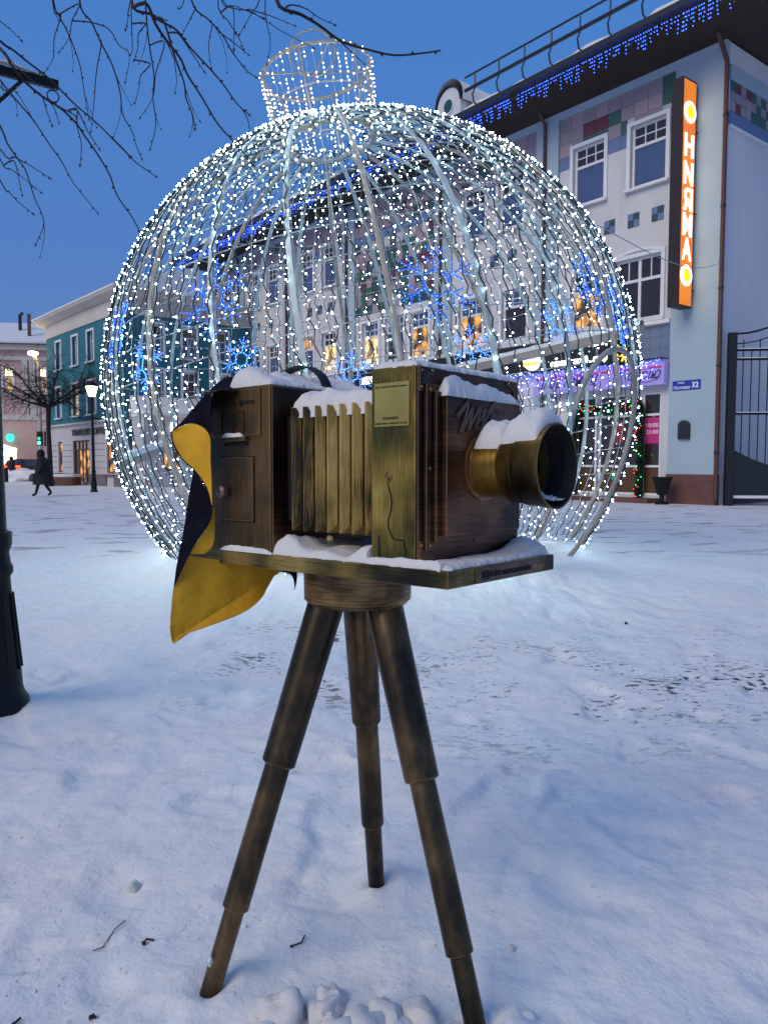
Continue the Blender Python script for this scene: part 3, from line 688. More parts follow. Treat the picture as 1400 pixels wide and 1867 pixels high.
# snow inside the lens hood at the bottom
mm = M()
for i in range(15):
    for k in range(25):
        s = i / 14; an = -.75 + 1.35 * k / 24; v = -.089 - .025 * s
        e = max(0, (1 - abs(2 * k / 24 - 1) ** 2)) * (1 - .45 * s) * (1 + .6 * noise.noise(Vector((k * .6, i * .6, 0))))
        w = SF.p(.2145, v, .205) + (U * math.sin(an) - Z * math.cos(an)) * .0815
        mm.v.append(w + Z * .022 * e)
mm.f = [(i * 25 + k, i * 25 + k + 1, (i + 1) * 25 + k + 1, (i + 1) * 25 + k) for i in range(14) for k in range(24)]; mm.mi = [0] * len(mm.f)
mm.build('snow_cap', m_snow, loc=SF.p(.2145, -.1, .125), smooth=True, kind='stuff', label='small drift of snow inside the bottom of the lens hood', fixn=False)
q = SF.p(.07, .385, .040); mm = M(); clump(mm, q, .008, 3, .9, 2)
mm.build('pebble', mat('tan_pebble', (.5, .36, .2), .6), loc=q, smooth=True, label='small tan pebble sitting in the snow on the base board', cat='pebble')

# ------------------------------------------------------------------ the ball of lights
BC = Vector((-.15, 10.19, 2.17)); BR = 3.32; TL = R(10)
ea = Vector((-math.sin(TL), 0, math.cos(TL))); e1 = Vector((math.cos(TL), 0, math.sin(TL))); e2 = Vector((0, 1, 0))
ball = empty('light_ball', (BC.x, BC.y, 0), 'giant walk-through ball of steel ribs covered in white string lights', 'light sculpture')
def bp_(th, ph, r=BR): return BC + (e1 * math.cos(ph) + e2 * math.sin(ph)) * (r * math.sin(th)) + ea * (r * math.cos(th))
PH0 = R(-35)
def in_open(q, grow=0.0):
    az = math.atan2(q.y - BC.y, q.x - BC.x); w = (az - PH0) * 2.9
    if abs(w) > .85 + grow: return False
    return q.z < 1.55 + math.sqrt(max(0, (.9 + grow) ** 2 - w * w))
def merid(ph, th0=R(9), n=56, r=BR):
    out = []
    for i in range(n + 1):
        q = bp_(th0 + (R(136) - th0) * i / n, ph, r)
        if q.z < -.02: break
        out.append(q)
    return out
def runs(pts, grow=0.0):
    cur = []; res = []
    for q in pts:
        if in_open(q, grow):
            if len(cur) > 1: res.append(cur)
            cur = []
        else: cur.append(q)
    if len(cur) > 1: res.append(cur)
    return res
NM = 24
for k in range(NM):
    ph = 2 * math.pi * (k + .35) / NM
    rs = runs(merid(ph))
    mm = M()
    if k % 3 == 0:
        for r_ in rs: mm.tube(r_, .028, 8)
        mm.build('rib_pipe', m_tubem, parent=ball, smooth=True)
    else:
        tn = Vector((-math.sin(ph), math.cos(ph), 0)); tn = e1 * tn.x + e2 * tn.y
        for r_ in rs:
            vs = []; fs = []
            for q in r_:
                o_ = (q - BC).normalized(); vs += [q - tn * .026, q + tn * .026, q + tn * .026 - o_ * .018, q - tn * .026 - o_ * .018]
            for i in range(len(r_) - 1):
                for j in range(4): fs.append((i * 4 + j, i * 4 + (j + 1) % 4, i * 4 + 4 + (j + 1) % 4, i * 4 + 4 + j))
            mm.add(vs, fs)
        mm.build('rib_band', m_band, parent=ball)
for i in range(22):
    th = R(10) + R(126) * i / 22
    mm = M(); ring = [bp_(th + .004 * math.sin(5 * p + i), p, BR - .02 + .012 * math.sin(7 * p + 2 * i)) for p in [2 * math.pi * j / 110 for j in range(111)]]
    cur = []
    for q in ring + [None]:
        if q is None or q.z < 0 or in_open(q):
            if len(cur) > 1: mm.tube(cur, .0055 if i else .03, 4, cap=False)
            cur = []
        else: cur.append(q)
    if mm.v: mm.build('wire_ring', m_wire, parent=ball, smooth=True)
for k in range(48):
    mm = M()
    for r_ in runs(merid(2 * math.pi * (k + .8) / 48, R(20), 40, BR - .015)): mm.tube(r_, .0045, 4, cap=False)
    mm.build('mesh_wire', m_wire, parent=ball, smooth=True)
# arch of the doorway
def arch_pt(w, z):
    ph = PH0 + w / 2.9; rad = math.sqrt(max(.1, BR ** 2 - (z - BC.z) ** 2)) - .04
    return Vector((BC.x + rad * math.cos(ph), BC.y + rad * math.sin(ph), z))
ap = [arch_pt(-.85, z) for z in (0, .2, .45, .7, .95, 1.2, 1.4)] + [arch_pt(-.86 * math.cos(t), 1.55 + .9 * math.sin(t)) for t in [i * math.pi / 16 for i in range(17)]] + [arch_pt(.85, z) for z in (1.4, 1.2, .95, .7, .45, .2, 0)]
part(M().tube(smooth_pts(ap, 2), .029, 10), 'doorway_arch', m_tubem, par=ball, smooth=True)
def beam(a, b, name='beam'):
    a = Vector(a); b = Vector(b); t = (b - a).normalized(); sd = t.cross(Vector((0, 0, 1))).normalized()
    fr = Frame(a, t, sd, sd.cross(t)); L = (b - a).length
    part(M().box(fr, 0, L, -.035, .035, -.05, .05), name, m_tubem, par=ball)
    nb = max(6, int(L / .09)); mm = M()
    vs = []
    for i in range(nb + 1):
        h = .055 + .03 * (noise.noise(Vector((i * .5, L, 0))) + .5)
        for w, z in ((-.042, .05), (-.035, .05 + h * .75), (0, .05 + h), (.035, .05 + h * .75), (.042, .05)): vs.append(fr.p(L * i / nb, w, z))
    fs = [(i * 5 + j, i * 5 + j + 1, i * 5 + 6 + j, i * 5 + 5 + j) for i in range(nb) for j in range(4)]
    mm.add(vs, fs); mm.build('snow_cap', m_snow, loc=a, smooth=True, kind='stuff', label='snow lying along a beam of the light ball ' + ('above its doorway' if a.x > 0 else 'on its left'))
beam((2.93, 8.85, 2.75), (1.2, 12.6, 2.72)); beam((-3.1, 9.1, 1.22), (-2.75, 11.6, 1.66))

# strings of lights: cables as parts, bulbs together
random.seed(11)
NS = 104; bulbs = []
for k in range(NS):
    ph = 2 * math.pi * (k + random.uniform(-.2, .2)) / NS
    th = R(7 + random.uniform(0, 3)); pts = []; wob = random.uniform(0, 6); cur = []; segs = []
    step = .125 / BR; n = 0
    while th < R(137):
        q = bp_(th, ph + (.010 * math.sin(th * 9 + wob) + (.006 if n % 2 else -.006)) / max(.25, math.sin(th)), BR + .012)
        if q.z < .02: break
        if not in_open(q, .03):
            cur.append(q)
            if random.random() < .90 and not (k % 3 == 1 and th < R(18)): bulbs.append((q, (q - BC).normalized()))
        else:
            if len(cur) > 1: segs.append(cur)
            cur = []
        th += step * random.uniform(.8, 1.2); n += 1
    if len(cur) > 1: segs.append(cur)
    mm = M()
    for s_ in segs: mm.tube(s_, .0075, 3, cap=False)
    mm.build('light_string', m_cable, parent=ball)
def bulbmesh(mm, q, d, r, ln, mi=0):
    d = Vector(d).normalized(); e = Vector((0, 0, 1)) if abs(d.z) < .9 else Vector((1, 0, 0))
    a = d.cross(e).normalized() * r; b = d.cross(a).normalized() * r; q = Vector(q)
    i = len(mm.v); mm.v += [q - d * r * .6, q + a, q + b, q - a, q - b, q + d * ln]
    for f in ((0, 2, 1), (0, 3, 2), (0, 4, 3), (0, 1, 4), (5, 1, 2), (5, 2, 3), (5, 3, 4), (5, 4, 1)):
        mm.f.append([i + j for j in f]); mm.mi.append(mi)
mm = M()
for q, d in bulbs:
    dd = (d + Vector((random.uniform(-.7, .7), random.uniform(-.7, .7), random.uniform(-.7, .5)))).normalized()
    bulbmesh(mm, q + dd * .02, dd, random.choice((.0045, .0062, .0075, .0085, .0105)) * random.uniform(.85, 1.15), .013, 0 if random.random() < .86 else 1)
mm.build('bulbs', [m_led, em('dimmer_cool_led', (.55, .85, 1.0), 3)], parent=ball, kind='stuff', fixn=False)

# the crown on top: ring, posts, spokes, hanging strings, hook
cc = lambda h: BC + ea * (BR + h)
def cring(h, r, n=40): return [cc(h) + (e1 * math.cos(t) + e2 * math.sin(t)) * r for t in [2 * math.pi * i / n for i in range(n)]]
part(M().tube(cring(.80, .70), .022, 8, closed=True), 'crown_ring', m_tubem, par=ball, smooth=True)
part(M().tube(cring(-.08, .62), .022, 8, closed=True), 'crown_base_ring', m_tubem, par=ball, smooth=True)
part(M().tube(cring(.36, .66), .010, 6, closed=True), 'crown_middle_ring', m_tubem, par=ball, smooth=True)
for i in range(6):
    t = math.pi * i / 3 + .3; d = e1 * math.cos(t) + e2 * math.sin(t)
    part(M().tube([cc(-.1) + d * .62, cc(.80) + d * .70], .014, 6), 'crown_post', m_tubem, par=ball, smooth=True)
for t in (.3, .3 + math.pi / 2):
    d = e1 * math.cos(t) + e2 * math.sin(t); part(M().tube([cc(.80) - d * .70, cc(.80) + d * .70], .012, 6), 'crown_spoke', m_tubem, par=ball, smooth=True)
part(M().tube([cc(1.05) + e1 * (.29 * math.cos(t)) + ea * (.29 * math.sin(t)) for t in [2 * math.pi * i / 32 for i in range(32)]], .013, 8, closed=True), 'hook_ring', m_tubem, par=ball, smooth=True)
mmb = M(); 
for k in range(44):
    t = 2 * math.pi * k / 44; d = e1 * math.cos(t) + e2 * math.sin(t); pts = []
    ln = random.uniform(.5, .90); n = int(ln / .05)
    for i in range(n + 1):
        h = .81 - ln * i / n; r = .705 - .08 * (.80 - h) + random.uniform(-.012, .012)
        q = cc(h) + d * r; pts.append(q)
        if random.random() < (.80 if math.cos(t) < -.2 else .55) * (0.6 + .6 * i / n): bulbmesh(mmb, q + d * .015, d + Vector((0, 0, random.uniform(-.6, .6))), .008, .014)
    part(M().tube(pts, .004, 3, cap=False), 'crown_string', m_wire, par=ball)
mmb.build('crown_bulbs', m_ledw, parent=ball, kind='stuff', fixn=False)

# blue snowflakes of rope light on the ball
def sphere_hit(px, py, far=False, rad=BR - .06):
    r = ray(px, py); o = Vector((0, 0, 1.24)) - BC; a = r.dot(r); b = 2 * r.dot(o); c = o.dot(o) - rad * rad
    D = max(0, b * b - 4 * a * c); t = (-b + (1 if far else -1) * math.sqrt(D)) / (2 * a); return Vector((0, 0, 1.24)) + r * t
flakes = [(795, 515, False, .40, 'large blue light snowflake on the near face of the ball, above the camera box'), (388, 545, False, .40, 'large blue light snowflake across the pipe on the left of the ball'),
    (214, 602, False, .46, 'blue light snowflake seen edge-on at the left rim of the ball'), (268, 665, True, .44, 'blue light snowflake on the left back wall of the ball'),
    (440, 655, True, .36, 'blue light snowflake just above the rear camera box'), (640, 682, True, .40, 'blue light snowflake between the two camera boxes'),
    (860, 632, True, .38, 'blue light snowflake above the right end of the front box'), (1018, 588, True, .38, 'blue light snowflake above the beam over the doorway'),
    (1078, 518, False, .38, 'blue light snowflake seen at a slant near the right rim of the ball'), (1125, 570, False, .40, 'blue light snowflake seen edge-on at the right rim of the ball')]
for px, py, far, rad, lab in flakes:
    c = sphere_hit(px, py, far); n = (c - BC).normalized(); ax = Vector((0, 0, 1)).cross(n).normalized(); az = n.cross(ax).normalized()
    e = empty('snowflake_light', c, lab, 'snowflake light', 'blue snowflake lights on the ball')
    for i in range(6):
        mm = M(); mb = M(); t = R(90 + 60 * i); d = ax * math.cos(t) + az * math.sin(t); s_ = n.cross(d)
        arms = [[c + d * rad * .50, c + d * rad * .98], [c + d * rad * .62, c + d * rad * .86 + s_ * rad * .20], [c + d * rad * .62, c + d * rad * .86 - s_ * rad * .20],
                [c + d * rad * .45, c + d * rad * .60 + s_ * rad * .24], [c + d * rad * .45, c + d * rad * .60 - s_ * rad * .24],
                [c + d * rad * .30, c + (d * .5 + s_ * .87) * rad * .38], [c + d * rad * .30, c + (d * .5 - s_ * .87) * rad * .38 ]]
        for a, b in arms:
            mm.tube([a, b], .0065, 5)
            L = (b - a).length; m_ = max(1, int(L / .036))
            for j in range(m_ + 1): bulbmesh(mb, a.lerp(b, j / m_) - n * .008, -n if far else n, .0105, .012)
        ao = mm.build('snowflake_arm', m_rope, parent=e)
        mb.build('arm_bulbs', m_ledb2, parent=ao, fixn=False, kind='stuff')

# ------------------------------------------------------------------ right-hand building
G0 = Vector((9.618, 22.607, 0)); fd = Vector((-.6205, .7842, 0)); fn = Vector((-.7842, -.6205, 0))
FF = Frame(G0, fd, fn)
bld = empty('white_building', G0, 'white three-storey building with checkered tile bands and a wide dark eave', 'building')
FL = 33.4; WH = 13.15
def wall_open(fr, x0, x1, z0, z1, ops, y=0.0, depth=.22, mi=0):
    xs_ = sorted({x0, x1, *[a for o in ops for a in o[:2]]}); zs_ = sorted({z0, z1, *[a for o in ops for a in o[2:4]]})
    mm = M()
    for i in range(len(xs_) - 1):
        for j in range(len(zs_) - 1):
            cx, cz = (xs_[i] + xs_[i + 1]) / 2, (zs_[j] + zs_[j + 1]) / 2
            if any(o[0] < cx < o[1] and o[2] < cz < o[3] for o in ops): continue
            mm.quad(fr.p(xs_[i], y, zs_[j]), fr.p(xs_[i + 1], y, zs_[j]), fr.p(xs_[i + 1], y, zs_[j + 1]), fr.p(xs_[i], y, zs_[j + 1]), mi)
    for a, b, c, d in [o[:4] for o in ops]:
        P4 = [(a, c), (b, c), (b, d), (a, d)]
        for k in range(4):
            p, q = P4[k], P4[(k + 1) % 4]
            mm.quad(fr.p(p[0], y, p[1]), fr.p(q[0], y, q[1]), fr.p(q[0], y - depth, q[1]), fr.p(p[0], y - depth, p[1]), mi)
    return mm
def window(fr, par, a, b, c, d, y=0.0, depth=.16, style='tall', pane=None, upper=None, surround=True, sill=True, cols=2, fm=None):
    fm = fm or m_frame; pane = pane or m_glassb; upper = upper or m_glassbr
    mm = M(); t = .075; yb = y - depth
    w = M()
    if surround:
        mm.box(fr, a - .13, a - .002, y + .001, y + .05, c - .05, d + .12); mm.box(fr, b + .002, b + .13, y + .001, y + .05, c - .05, d + .12); mm.box(fr, a - .002, b + .002, y + .001, y + .048, d, d + .12)
    mm.box(fr, a, a + t, yb, yb + .06, c, d); mm.box(fr, b - t, b, yb, yb + .06, c, d); mm.box(fr, a + t, b - t, yb, yb + .06, c, c + t); mm.box(fr, a + t, b - t, yb, yb + .06, d - t, d)
    panes = []
    ai, bi, ci, di = a + t, b - t, c + t, d - t
    if style == 'tall':
        zt = c + (d - c) * .64
        mm.box(fr, ai, bi, yb, yb + .058, zt, zt + .09)
        panes.append((ai, bi, ci, zt, pane))
        us = zt + .09; um = (us + di) / 2
        mm.box(fr, ai, bi, yb + .01, yb + .05, um - .018, um + .018)
        for k in (1, 2):
            x = ai + (bi - ai) * k / 3; mm.box(fr, x - .018, x + .018, yb + .009, yb + .051, us, di)
        for k in range(3):
            x0_, x1_ = ai + (bi - ai) * k / 3 + .018 * (k > 0), ai + (bi - ai) * (k + 1) / 3 - .018 * (k < 2)
            panes.append((x0_, x1_, us, um - .018, upper)); panes.append((x0_, x1_, um + .018, di, upper))
    elif style == 'double':
        zt = c + (d - c) * .62; xm = (a + b) / 2
        mm.box(fr, ai, bi, yb, yb + .058, zt, zt + .09); mm.box(fr, xm - .05, xm + .05, yb + .001, yb + .062, ci, di)
        for x0_, x1_ in ((ai, xm - .05), (xm + .05, bi)):
            panes.append((x0_, x1_, ci, zt, pane)); h_ = (x0_ + x1_) / 2
            mm.box(fr, h_ - .018, h_ + .018, yb + .009, yb + .051, zt + .09, di)
            panes.append((x0_, h_ - .018, zt + .09, di, upper)); panes.append((h_ + .018, x1_, zt + .09, di, upper))
    elif style == 'simple':
        xm = (a + b) / 2; zt = c + (d - c) * .66
        mm.box(fr, ai, bi, yb, yb + .058, zt, zt + .05); mm.box(fr, xm - .03, xm + .03, yb + .001, yb + .06, ci, zt)
        panes += [(ai, xm - .03, ci, zt, pane), (xm + .03, bi, ci, zt, pane), (ai, bi, zt + .05, di, upper)]
    else: panes.append((ai, bi, ci, di, pane))
    wo = mm.build('window', fm, parent=par, loc=fr.p((a + b) / 2, y, c))
    for p in panes:
        M().quad(fr.p(p[0], yb + .02, p[2]), fr.p(p[1], yb + .02, p[2]), fr.p(p[1], yb + .02, p[3]), fr.p(p[0], yb + .02, p[3])).build('pane', p[4], parent=wo)
    if sill:
        M().box(fr, a - .15, b + .15, y + .052, y + .16, c - .12, c - .052).build('sill', fm, parent=wo)
    return wo
bays = [(1.4, 5.77), (6.75, 11.1), (12.1, 17.6), (18.6, 23.0), (24.0, 28.3), (29.3, 33.0)]
tops = [[(1.73, 2.97), (3.95, 5.19)], [(7.4, 8.6), (9.3, 10.5)], [], [(19.2, 20.4), (21.2, 22.4)], [(24.6, 25.8), (26.6, 27.8)], [(29.9, 31.1), (31.6, 32.7)]]
mids = [[(1.80, 3.45), (4.0, 5.2)], [(7.2, 8.4), (9.4, 10.7)], [(12.5, 13.7), (14.1, 15.4), (15.9, 17.1)], [(19.2, 20.4), (21.2, 22.4)], [(24.6, 25.8), (26.6, 27.8)], [(29.9, 31.1), (31.6, 32.7)]]
ops = []; wins = []
for k in range(6):
    for j, (a, b) in enumerate(tops[k]): ops.append((a, b, 9.88, 11.78)); wins.append((a, b, 9.88, 11.78, 'tall', m_glassb, m_glassbr))
    for j, (a, b) in enumerate(mids[k]):
        lit = {(0, 0): (m_glassbr, m_glassbr), (0, 1): (m_lit2, m_glassbr), (1, 0): (m_glassbr, m_glassb), (1, 1): (m_lit2, m_glassb), (2, 0): (m_lit2, m_glassb), (2, 1): (m_glassbr, m_glassb), (2, 2): (m_lit, m_glassb), (3, 0): (m_lit, m_glassbr), (3, 1): (m_glassb, m_lit2)}.get((k, j), (m_glassb, m_glassbr))
        st = 'double' if (k, j) == (0, 0) else 'tall'
        top_ = 7.62 if st == 'tall' else 7.70
        ops.append((a, b, 5.75, top_)); wins.append((a, b, 5.75, top_, st, lit[0], lit[1]))
# shop front openings
ops += [(1.72, 4.95, .22, 3.45), (7.4, 10.6, .6, 3.6), (12.6, 17.2, .6, 3.6), (19.2, 22.4, .6, 3.6), (24.6, 27.8, .6, 3.6)]
wall_open(FF, 0, FL, 0, WH, ops).build('wall', m_wall, parent=bld)
for w in wins: window(FF, bld, w[0], w[1], w[2], w[3], style=w[4], pane=w[5], upper=w[6])
for a, b in ((7.4, 10.6), (12.6, 17.2), (19.2, 22.4), (24.6, 27.8)): window(FF, bld, a, b, .6, 3.6, style='simple', pane=m_glassbr, upper=m_glassb, surround=True)
# arched head over the big first-floor window
mm = M(); n = 14
for i in range(n):
    x0_, x1_ = 1.66 + 1.93 * i / n, 1.66 + 1.93 * (i + 1) / n
    z0_, z1_ = [7.72 + .16 * math.sin(math.pi * (x - 1.66) / 1.93) for x in (x0_, x1_)]
    mm.add([FF.p(x0_, .055, z0_), FF.p(x1_, .055, z1_), FF.p(x1_, .055, z1_ + .10), FF.p(x0_, .055, z0_ + .10), FF.p(x0_, .0, z0_), FF.p(x1_, .0, z1_), FF.p(x1_, .0, z1_ + .10), FF.p(x0_, .0, z0_ + .10)],
           [(0, 1, 2, 3), (3, 2, 6, 7), (0, 4, 5, 1)])
mm.build('window_arch', m_frame, parent=bld)
# pilasters, pipes, plinth, frieze strip
for k, (a, b) in enumerate(((-.14, 1.4), (5.77, 6.75), (11.1, 12.1), (17.6, 18.6), (23.0, 24.0), (28.3, 29.3))):
    M().box(FF, a, b, -.1 if k == 0 else .001, .10, .9 if k == 0 else 0, WH - .004).build('pilaster', m_pil, parent=bld)
    if k: 
        s_ = (a + b) / 2 + .05
        M().tube([FF.p(s_, .17, .5), FF.p(s_, .17, 12.9), FF.p(s_, .5, 13.3)], .06, 8).build('drainpipe', m_pipe, parent=bld, smooth=True)
M().box(FF, -.16, 1.42, -.12, .13, 0, .9).build('plinth', m_plinth, parent=bld)
M().box(FF, 1.4, FL, .002, .09, 12.9, WH - .002).build('frieze', m_pil, parent=bld)
M().box(FF, 1.41, FL, .002, .16, 5.5, 5.62).build('string_course', m_frame, parent=bld)
# checkered tiles
random.seed(5)
tc_ = 0; rest = {}
tmesh = {}
def tile_at(fr, s0, h0, w, h, m, par, y=.0):
    key = (round(w, 3), round(h, 3), id(fr), m.name)
    if key not in tmesh:
        f0 = Frame((0, 0, 0), fr.x, fr.y, fr.z); me = M().box(f0, .006, w - .006, 0.001, .022, .006, h - .006)
        o = me.build('tile', m, loc=(0, 0, 0)); o.parent = par; tmesh[key] = o.data
        o.location = fr.p(s0, y, h0) - wloc(par); return o
    o = bpy.data.objects.new('tile', tmesh[key]); COL.objects.link(o); o.parent = par; o.location = fr.p(s0, y, h0) - wloc(par); return o
TW = .437
def pick(r, darkness=0.0):
    x = random.random()
    if x < darkness: return TILES[random.choice((3, 6, 6, 3, 4))]
    return TILES[random.choices((0, 1, 2, 3, 4), (5, 4, 5, 2.0, .9))[0]]
for k, (a, b) in enumerate(bays):
    n = int((b - a) / TW); w = (b - a) / n; far_ = k >= 3
    ms = M()
    for i in range(n):
        s0 = a + i * w
        for j in range(4):
            h0 = 11.62 + .425 * j - .425
            sa, sb_, ha = s0, s0 + w, h0
            if h0 < 11.9:
                for x, y_ in tops[k]:
                    if sb_ > x - .135 and sa < y_ + .135:
                        if sa < x - .135 - .07: sb_ = x - .135
                        elif sb_ > y_ + .135 + .07: sa = y_ + .135
                        elif h0 > 11.5: ha = 11.91
                        else: sb_ = sa
            blocked = sb_ - sa < .05
            m = TILES[5] if j == 0 else pick(0)
            if j == 3 and h0 + .425 > 12.9: pass
            if blocked: continue
            if far_: ms.box(FF, sa + .006, sb_ - .006, .001, .022, ha + .006, h0 + .419, TILES.index(m))
            else: tile_at(FF, sa, ha, sb_ - sa, h0 + .425 - ha, m, bld)
    if far_: ms.build('distant_tiles', TILES, parent=bld, kind='stuff')
for i in range(13):                     # dark mosaic field of the middle bay
    for j in range(8):
        s0 = 12.1 + i * .423; h0 = 8.0 + j * .40
        if j == 7 and i % 2: continue
        tile_at(FF, s0, h0, .423, .40, pick(0, .62), bld)
for (s, h) in ((2.61, 8.66), (1.76, 8.66), (3.5, 8.66), (4.4, 8.66), (7.7, 8.6), (8.6, 8.6), (9.5, 8.6), (19.5, 8.6), (20.4, 8.6), (21.3, 8.6), (25.2, 8.6), (26.6, 8.6)):
    for i in range(2):
        for j in range(2): tile_at(FF, s + i * .21, h + j * .22, .21, .22, TILES[6 if (i + j) % 2 else 5], bld)
mm = M()
blue = TILES[5]
for i in range(3):
    for j in range(3): tile_at(FF, 1.41 + i * .36, 4.42 + j * .35, .36, .35, blue, bld)
# shop front: frames and panes
sf = M()
for x in (1.72, 2.32, 2.42, 3.95, 4.12, 4.88): sf.box(FF, x, x + .07, -.14, -.06, .22, 3.45)
for z in (.22, 1.10, 2.72, 3.38): sf.box(FF, 1.79, 4.88, -.135, -.065, z, z + .07)
so = sf.build('shop_front', m_frame, parent=bld)
for a, b in ((1.79, 2.32), (2.49, 3.95), (4.19, 4.88)):
    for c, d in ((.29, 1.10), (1.17, 2.72), (2.79, 3.38)):
        M().quad(FF.p(a, -.10, c), FF.p(b, -.10, c), FF.p(b, -.10, d), FF.p(a, -.10, d)).build('pane', m_glassbr if c > .5 else mat('low_pane', (.10, .05, .02), .3), parent=so)
M().box(FF, 1.65, 5.3, .0, .75, 0, .14).build('door_step', m_plinth, parent=bld)
po = M().quad(FF.p(1.80, -.085, 1.85), FF.p(2.31, -.085, 1.85), FF.p(2.31, -.085, 2.66), FF.p(1.80, -.085, 2.66)).build('opening_hours_poster', mat('magenta_poster', (.42, .02, .16), .5, emit=(.42, .02, .16), es=.15), label='magenta opening hours poster on glass beside the garland', cat='poster', loc=FF.p(2, -.085, 1.85))
mm = M(); put_text(mm, '10:00', FF.p(2.28, -.084, 2.36), -fd, (0, 0, 1), .44, .13, fn, .002, .02); put_text(mm, '21:00', FF.p(2.28, -.084, 2.15), -fd, (0, 0, 1), .44, .13, fn, .002, .02)
mm.build('lettering', m_frame, parent=po)
po2 = M().quad(FF.p(3.1, -.095, 1.9), FF.p(3.5, -.095, 1.9), FF.p(3.5, -.095, 2.6), FF.p(3.1, -.095, 2.6)).build('door_poster', mat('red_poster', (.3, .02, .03), .5), label='red poster on the shop door inside the garland', cat='poster', loc=FF.p(3.3, -.095, 1.9))
# garland round the door
random.seed(8)
gp = [(4.9, .25), (4.92, 1.2), (4.9, 2.2), (4.86, 2.9), (4.5, 3.08), (3.9, 3.02), (3.2, 3.05), (2.6, 3.12), (2.38, 2.9), (2.36, 2.2), (2.34, 1.2), (2.38, .25)]
gpt = smooth_pts([(a, .10, b) for a, b in gp], 9)
gar = empty('door_garland', FF.p(3.6, .1, .2), 'green pine garland with red and green lights framing the shop door', 'garland')
mm = M(); mb = [M(), M(), M(), M()]
for q in gpt:
    c = FF.p(q.x, q.y, q.z)
    for i in range(130):
        d = Vector((random.gauss(0, 1), random.gauss(0, 1), random.gauss(0, 1))).normalized(); L = random.uniform(.08, .17); s_ = d.cross(Vector((.3, .2, .9))).normalized() * .016
        b0 = c + Vector((random.uniform(-.1, .1), random.uniform(-.1, .1), random.uniform(-.1, .1)))
        mm.add([b0 - s_, b0 + s_, b0 + d * L], [(0, 1, 2)])
    for i in range(2):
        if random.random() < .62:
            d = (fn + Vector((random.uniform(-.9, .9), random.uniform(-.9, .9), random.uniform(-.9, .9)))).normalized()
            bulbmesh(mb[random.choice((0, 0, 1, 1, 2, 3))], c + d * .19, d, .018, .025)
mm.build('pine_needles', noisy('pine_needles', (.008, .035, .018), (.015, .055, .03), 3, bump=0), parent=gar, fixn=False)
for b_, m_ in zip(mb, (m_ledr, m_ledg, m_ledc, m_ledw)): b_.build('garland_bulbs', m_, parent=gar, fixn=False, kind='stuff')
# small green tree in the shop window
mm = M(); mm.lathe(FF.p(3.45, -.25, .6), (0, 0, 1), [(0, .02), (.1, .02), (.1, .22), (.5, .14), (.5, .18), (.9, .02)], 12); mm.build('window_tree', mat('window_tree_green', (.01, .12, .05), .5, emit=(.0, .5, .2), es=.35), loc=FF.p(3.45, -.25, .6), label='small glowing green tree standing behind the shop door glass', cat='decoration')
# shop sign with script
sg = empty('shop_sign', FF.p(4, .25, 3.6), 'long white shop sign with looping violet script above the door', 'sign')
M().box(FF, 1.41, 6.5, .14, .36, 3.62, 4.38).build('sign_box', mat('violet_lit_panel', (.34, .30, .55), .5, emit=(.30, .20, .95), es=.16), parent=sg)  # white panel; violet lighting put into its base colour and glow
mm = M(); put_text(mm, 'гостинец', FF.p(6.1, .361, 3.72), -fd, (0, 0, 1), 2.2, .42, fn, .01, .0, shear=.35)
m_ink = mat('violet_ink', (.05, .01, .12), .6)
mm.build('lettering', m_ink, parent=sg); mm = M(); put_text(mm, 'серію', FF.p(2.75, .361, 3.74), -fd, (0, 0, 1), 1.15, .42, fn, .01, .0, shear=.35)
mm.build('lettering', m_ink, parent=sg)
M().tube([FF.p(a, .365, b) for a, b in ((2.4, 3.78), (2.0, 3.72), (1.6, 3.80), (1.9, 3.86), (1.55, 3.84))], .012, 5).build('flourish', m_ink, parent=sg)
M().box(FF, 1.5, 6.4, .361, .366, 4.12, 4.20).build('sign_stripe', mat('pink_stripe', (.5, .05, .15), .5, emit=(.6, .05, .2), es=.05), parent=sg)
mm = M(); random.seed(21)
for i in range(330):
    s = random.uniform(1.5, 8.6); bulbmesh(mm, FF.p(s, .42, 4.42 - random.uniform(0, .75) * random.random()), fn, .017, .022, 0 if random.random() < .8 else 1)
mm.build('icicle_bulbs', [em('violet_blue_led', (.10, .10, 1.0), 22), m_ledb2], parent=sg, kind='stuff', fixn=False)
M().box(FF, 1.41, 6.5, .10, .5, 4.381, 4.42).build('sign_cap', m_metal, parent=sg)
# black board with white lit letters and a round logo
sb = empty('restaurant_sign', FF.p(8, .2, 4.5), 'long black sign board with lit white letters and a round glowing emblem', 'sign')
M().box(FF, 2.9, 17.5, .16, .36, 4.46, 5.42).build('sign_board', m_black, parent=sb)
m_wl = em('white_sign_light', (1.0, .97, .9), 4)
mm = M(); put_text(mm, 'стром   эной   стория', FF.p(5.75, .361, 4.50), -fd, (0, 0, 1), 2.6, .27, fn, .03, .03); put_text(mm, 'стром эной', FF.p(9.3, .361, 4.98), -fd, (0, 0, 1), 1.9, .20, fn, .03, .03)
put_text(mm, 'РЕСТОРАН', FF.p(5.9, .361, 5.06), -fd, (0, 0, 1), 2.3, .26, fn, .03, .04); put_text(mm, 'кафе', FF.p(16.6, .361, 4.7), -fd, (0, 0, 1), 2.2, .5, fn, .03, .04)
mm.build('lettering', m_wl, parent=sb)
M().lathe(FF.p(6.55, .30, 4.93), fn, [(0, .42), (.10, .42), (.16, .38)], 32).build('round_emblem', em('emblem_light', (1.0, .93, .78), 5), parent=sb, smooth=True)
M().box(FF, 6.20, 6.90, .462, .475, 4.66, 4.80).build('emblem_band', em('emblem_band', (1.0, .5, .05), 3), parent=sb)
